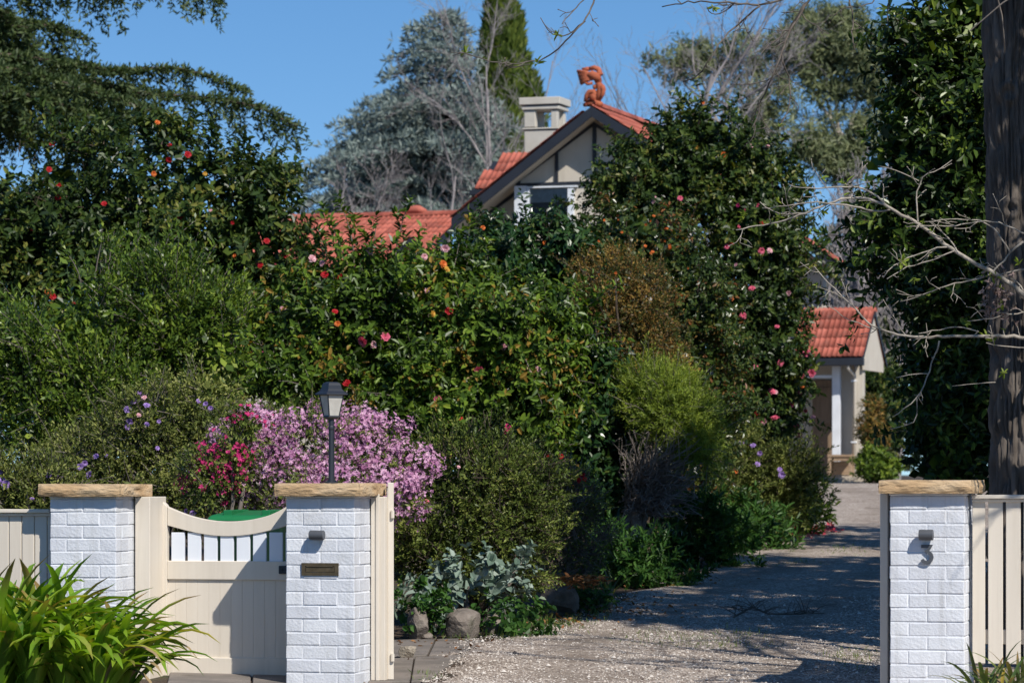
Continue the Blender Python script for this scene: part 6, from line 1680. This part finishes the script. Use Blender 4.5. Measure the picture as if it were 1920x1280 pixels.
def strap_mesh(L, w, bend, twist, mat, seed):
    rs = np.random.default_rng(seed); n = 10
    f = np.linspace(0, 1, n); ang = R(84) - bend * f ** 1.5
    dx, dz = np.cos(ang), np.sin(ang); x = np.concatenate([[0], np.cumsum(dx[:-1])]) * L / n; z = np.concatenate([[0], np.cumsum(dz[:-1])]) * L / n
    wd = w * np.interp(f, [0, .15, .55, .85, 1], [.55, .75, 1, .7, .04])
    yo = twist * L * f ** 2
    nx, nz = -np.sin(ang), np.cos(ang)
    l = np.stack([x + nx * wd * .28, yo + wd / 2, z + nz * wd * .28], -1); c = np.stack([x, yo, z], -1); r = np.stack([x + nx * wd * .28, yo - wd / 2, z + nz * wd * .28], -1)
    v = np.concatenate([l, c, r]); k = np.arange(n - 1)
    mb = MB(); mb.add(v, np.concatenate([np.stack([k, k + 1, n + k + 1, n + k], -1), np.stack([n + k, n + k + 1, 2 * n + k + 1, 2 * n + k], -1)]))
    me = mb.mesh('leaf'); me.materials.append(mat); me.polygons.foreach_set('use_smooth', np.ones(len(me.polygons), bool)); return me
def clump(name, label, cat, bases, mat, n_each, Lr, w, bend, seed, drynum=4, grp=None, bz=0.0):
    rs = np.random.default_rng(seed)
    ctr = np.mean([b for b in bases], axis=0); e = tag(empty(name, ctr), label, cat, grp)
    meshes = [strap_mesh(1.0, w * rs.uniform(.8, 1.2), rs.uniform(*bend), rs.uniform(-.12, .12), mat, k) for k in range(18)]
    dry = strap_mesh(1.0, w * .8, 2.6, .1, CLD, 99)
    for b in bases:
        for k in range(n_each):
            a = k * 2.399 + rs.normal() * .35; q = rs.random()
            o = bpy.data.objects.new('leaf', dry if k >= n_each - drynum and rs.random() < .6 else meshes[rs.integers(18)])
            s = rs.uniform(*Lr)
            o.location = np.array(b) - ctr + np.array([math.cos(a) * .05 * rs.random(), math.sin(a) * .05 * rs.random(), bz])
            o.rotation_euler = (rs.normal() * .08, rs.normal() * .10 + .15 * q, a); o.scale = (s, .75 + .25 * s, s)
            link(o, e)
bs = [(P(x, 1320, Yb)[0], Yb, float(gz(Yb)) + .06) for x, Yb in ((-40, 20.5), (10, 20.3), (55, 20.55), (100, 20.4), (30, 20.8), (85, 20.85), (-10, 20.0), (60, 20.05))]
clump('clivia_clump', 'tall clump of glossy bright green strap leaves at the left edge before the fence', 'plant', bs, CL, 36, (.66, 1.14), .060, (.9, 2.5), 61, 1, 'strap leaved clumps in front of the left pillar')
bs = [(P(x, 1320, Yb)[0], Yb, float(gz(Yb)) + .02) for x, Yb in ((140, 20.45), (175, 20.3), (205, 20.5), (150, 20.8), (120, 20.05), (185, 20.0), (225, 20.25))]
clump('clivia_clump', 'lower clump of bright green strap leaves leaning towards the garden gate', 'plant', bs, CL, 40, (.55, 1.00), .058, (1.0, 2.6), 66, 1, 'strap leaved clumps in front of the left pillar')
bs = [(P(x, 1340, Yb)[0], Yb, float(gz(Yb))) for x, Yb in ((1850, 19.6), (1915, 19.7), (1880, 19.4))]
clump('agapanthus_clump', 'small clump of grey green strap leaves at the foot of the numbered pillar', 'plant', bs, CL2, 22, (.38, .66), .030, (.7, 1.9), 62, 3)
bs = [(P(x, y, Yb)[0], Yb, float(gz(Yb))) for x, y, Yb in ((1500, 990, 44.0), (1518, 990, 44.5))]
clump('strap_plant', 'dark strap leaved plant at the bend of the drive', 'plant', bs, CL2, 16, (.5, .85), .045, (.6, 1.7), 63, 0)
bs = [(P(x, y, Yb)[0], Yb, float(gz(Yb))) for x, y, Yb in ((1140, 1090, 30.5),)]
clump('strap_plant', 'short strap leaved plant beside the pile of dry leaves', 'plant', bs, CL2, 14, (.25, .42), .025, (.6, 1.7), 64, 0)
bs = [(P(x, y, Yb)[0], Yb, float(gz(Yb))) for x, y, Yb in ((905, 1090, 27.3),)]
clump('strap_plant', 'thin strap leaves rising among the silvery plants', 'plant', bs, CL2, 12, (.25, .45), .016, (.5, 1.6), 65, 0)

# ---------------------------------------------------------------- bed edge plants
def low_plant(name, label, lst, Y, mat, n, nl, L, Wd, seed, up=.6, grp=None, mode='camellia'):
    return shrub(name, label, 'plant', lst, Y, mat, n, nl, L, Wd, L * 1.2, seed, None, grp, mode, up, .3, .2, 'bark_grey', .2, .6, .1, 4, .006, crown_name='foliage')
low_plant('silver_plant', 'silvery leaved plant above the largest rock', [(880, 1105, 38, 26), (832, 1108, 34, 24)], 26.4, LM['silver'], 60, 6, .075, .055, 401)
low_plant('silver_plant', 'silvery leaved plant at the right of the bed edge below the azalea', [(935, 1118, 40, 30)], 26.6, LM['silver'], 36, 6, .07, .05, 402)
low_plant('ivy_plant', 'low green ivy spilling between the rocks beside the paving', [(822, 1165, 26, 30), (775, 1155, 22, 45)], 25.9, LM['cover'], 60, 6, .05, .04, 403)
low_plant('ivy_plant', 'dark green trailing leaves right of the largest rock', [(955, 1165, 40, 22), (890, 1196, 40, 8)], 26.2, LM['cover'], 70, 6, .055, .04, 404)
low_plant('leafy_plant', 'lush leafy ground plant under the feathery shrub', [(1190, 1050, 60, 50), (1240, 1070, 50, 45), (1170, 1090, 40, 25)], 32.5, LM['cover'], 420, 7, .085, .026, 405, mode='shoot')
low_plant('leafy_plant', 'green ground plant halfway along the drive edge', [(1310, 1030, 65, 45), (1355, 1040, 45, 35), (1280, 1010, 50, 40)], 36.0, LM['cover'], 420, 7, .09, .028, 406, mode='shoot')
low_plant('leafy_plant', 'green ground plant near the bend with a few blue flowers', [(1400, 1005, 50, 38), (1440, 1000, 45, 40), (1370, 985, 50, 40)], 39.5, LM['cover'], 420, 7, .10, .030, 407, mode='shoot')
low_plant('leafy_plant', 'bright tuft of leaves at the bend beside the strap plant', [(1480, 965, 35, 45), (1510, 940, 22, 40)], 43.0, LM['bright'], 260, 7, .09, .03, 408, mode='shoot')
low_plant('trailing_plant', 'low creeper between the last two rocks', [(1080, 1118, 22, 22), (1112, 1138, 22, 10)], 28.9, LM['cover'], 60, 6, .045, .03, 409)

# dry leaves, petals, weeds, fallen branch
def scatter(name, label, cat, pts, L, Wd, mat, seed, lift=.02):
    rs = np.random.default_rng(seed); n = len(pts); mb = MB()
    d = rdir(n, rs); d[:, 2] *= .35
    leaf_geo(mb, pts + np.array([0, 0, lift]), d, np.array([0, 0, 1.0]) + rs.normal(size=(n, 3)) * .4, L * rs.uniform(.6, 1.3, n), Wd * rs.uniform(.6, 1.3, n))
    tag(mb.build(name, mat), label, cat, kind='stuff')
rs = np.random.default_rng(71)
p = np.array([P(1090 + rs.normal() * 26, 1084 + abs(rs.normal()) * 9, 28.2 + rs.normal() * .25) for _ in range(420)])
scatter('dry_leaf_pile', 'heap of orange brown dry leaves on the rocks', 'leaves', p, .05, .03, LM['dry'], 72)
p = np.array([P(1145 + rs.normal() * 12, 1138 + rs.normal() * 4, 29.0) for _ in range(60)])
def on_ground(x, y, n, sx, sy):
    q = np.array([G(x + rs.normal() * sx, y + rs.normal() * sy) for _ in range(n)]); return q
p = np.vstack([on_ground(1530, 998, 130, 20, 3), on_ground(1505, 1004, 110, 18, 3), on_ground(1550, 993, 40, 12, 3), on_ground(1480, 1010, 40, 20, 4)])
scatter('fallen_petals', 'strip of fallen red pink petals along the drive edge', 'petals', p, .06, .05, LM['petal_fall'], 73, .03)
p = np.vstack([on_ground(1160, 1140, 160, 60, 12), on_ground(1060, 1165, 80, 60, 8), on_ground(1250, 1090, 160, 60, 12), on_ground(830, 1215, 30, 50, 10)])
scatter('leaf_litter', 'brown leaf litter along the foot of the bed', 'leaves', p, .045, .025, LM['dry'], 74, .03)
pts = []
for (x, y, n, sx, sy) in ((1040, 1172, 260, 40, 9), (1010, 1178, 160, 30, 7), (1290, 1207, 160, 80, 7), (1350, 1215, 110, 50, 5), (1420, 1030, 200, 40, 6), (1600, 1030, 120, 40, 8), (1250, 1200, 100, 60, 8), (1130, 1150, 120, 14, 8), (965, 1190, 160, 30, 6), (870, 1200, 90, 40, 5), (1600, 1240, 110, 30, 10), (1390, 1195, 80, 30, 6), (800, 1275, 40, 20, 6), (1500, 1060, 60, 25, 4)):
    pts.append(on_ground(x, y, n, sx, sy))
p = np.vstack(pts); p = p[rs.random(len(p)) < .42]; p = np.repeat(p, 3, 0); n = len(p); p = p + rs.normal(size=(n, 3)) * np.array([.03, .03, 0])
mb = MB(); d = rs.normal(size=(n, 3)) * .45 + np.array([0, 0, .8])
blade_geo(mb, p + np.array([0, 0, .015]), d, rdir(n, rs), rs.uniform(.02, .07, n), rs.uniform(.003, .007, n))
tag(mb.build('grass', LM['grass']), 'thin weeds and grass tufts along the drive', 'grass', kind='stuff')
mb = MB(); rsb = np.random.default_rng(81)
g0 = G(1375, 1170); g1 = G(1540, 1158)
main = np.array([G(1375, 1168) + [0, 0, .05], G(1410, 1160) + [0, 0, .10], G(1440, 1164) + [0, 0, .06], G(1490, 1162) + [0, 0, .05], G(1545, 1158) + [0, 0, .04]])
mb.tube(main, [.008, .009, .008, .006, .004], 5)
for k in range(34):
    f = rsb.random() * 3.9; i = int(f); q = main[i] * (1 - f + i) + main[i + 1] * (f - i)
    d = nrmz(np.array([rsb.normal(), rsb.normal() * .6, abs(rsb.normal()) * .35])); l = rsb.uniform(.1, .35)
    mb.tube([q, q + d * l * .5 + [0, 0, .02], q + d * l], [.004, .003, .0015], 4)
tag(mb.build('fallen_branch', M['bark_twig'], smooth=True), 'dark fallen twiggy branch lying on the drive', 'branch')
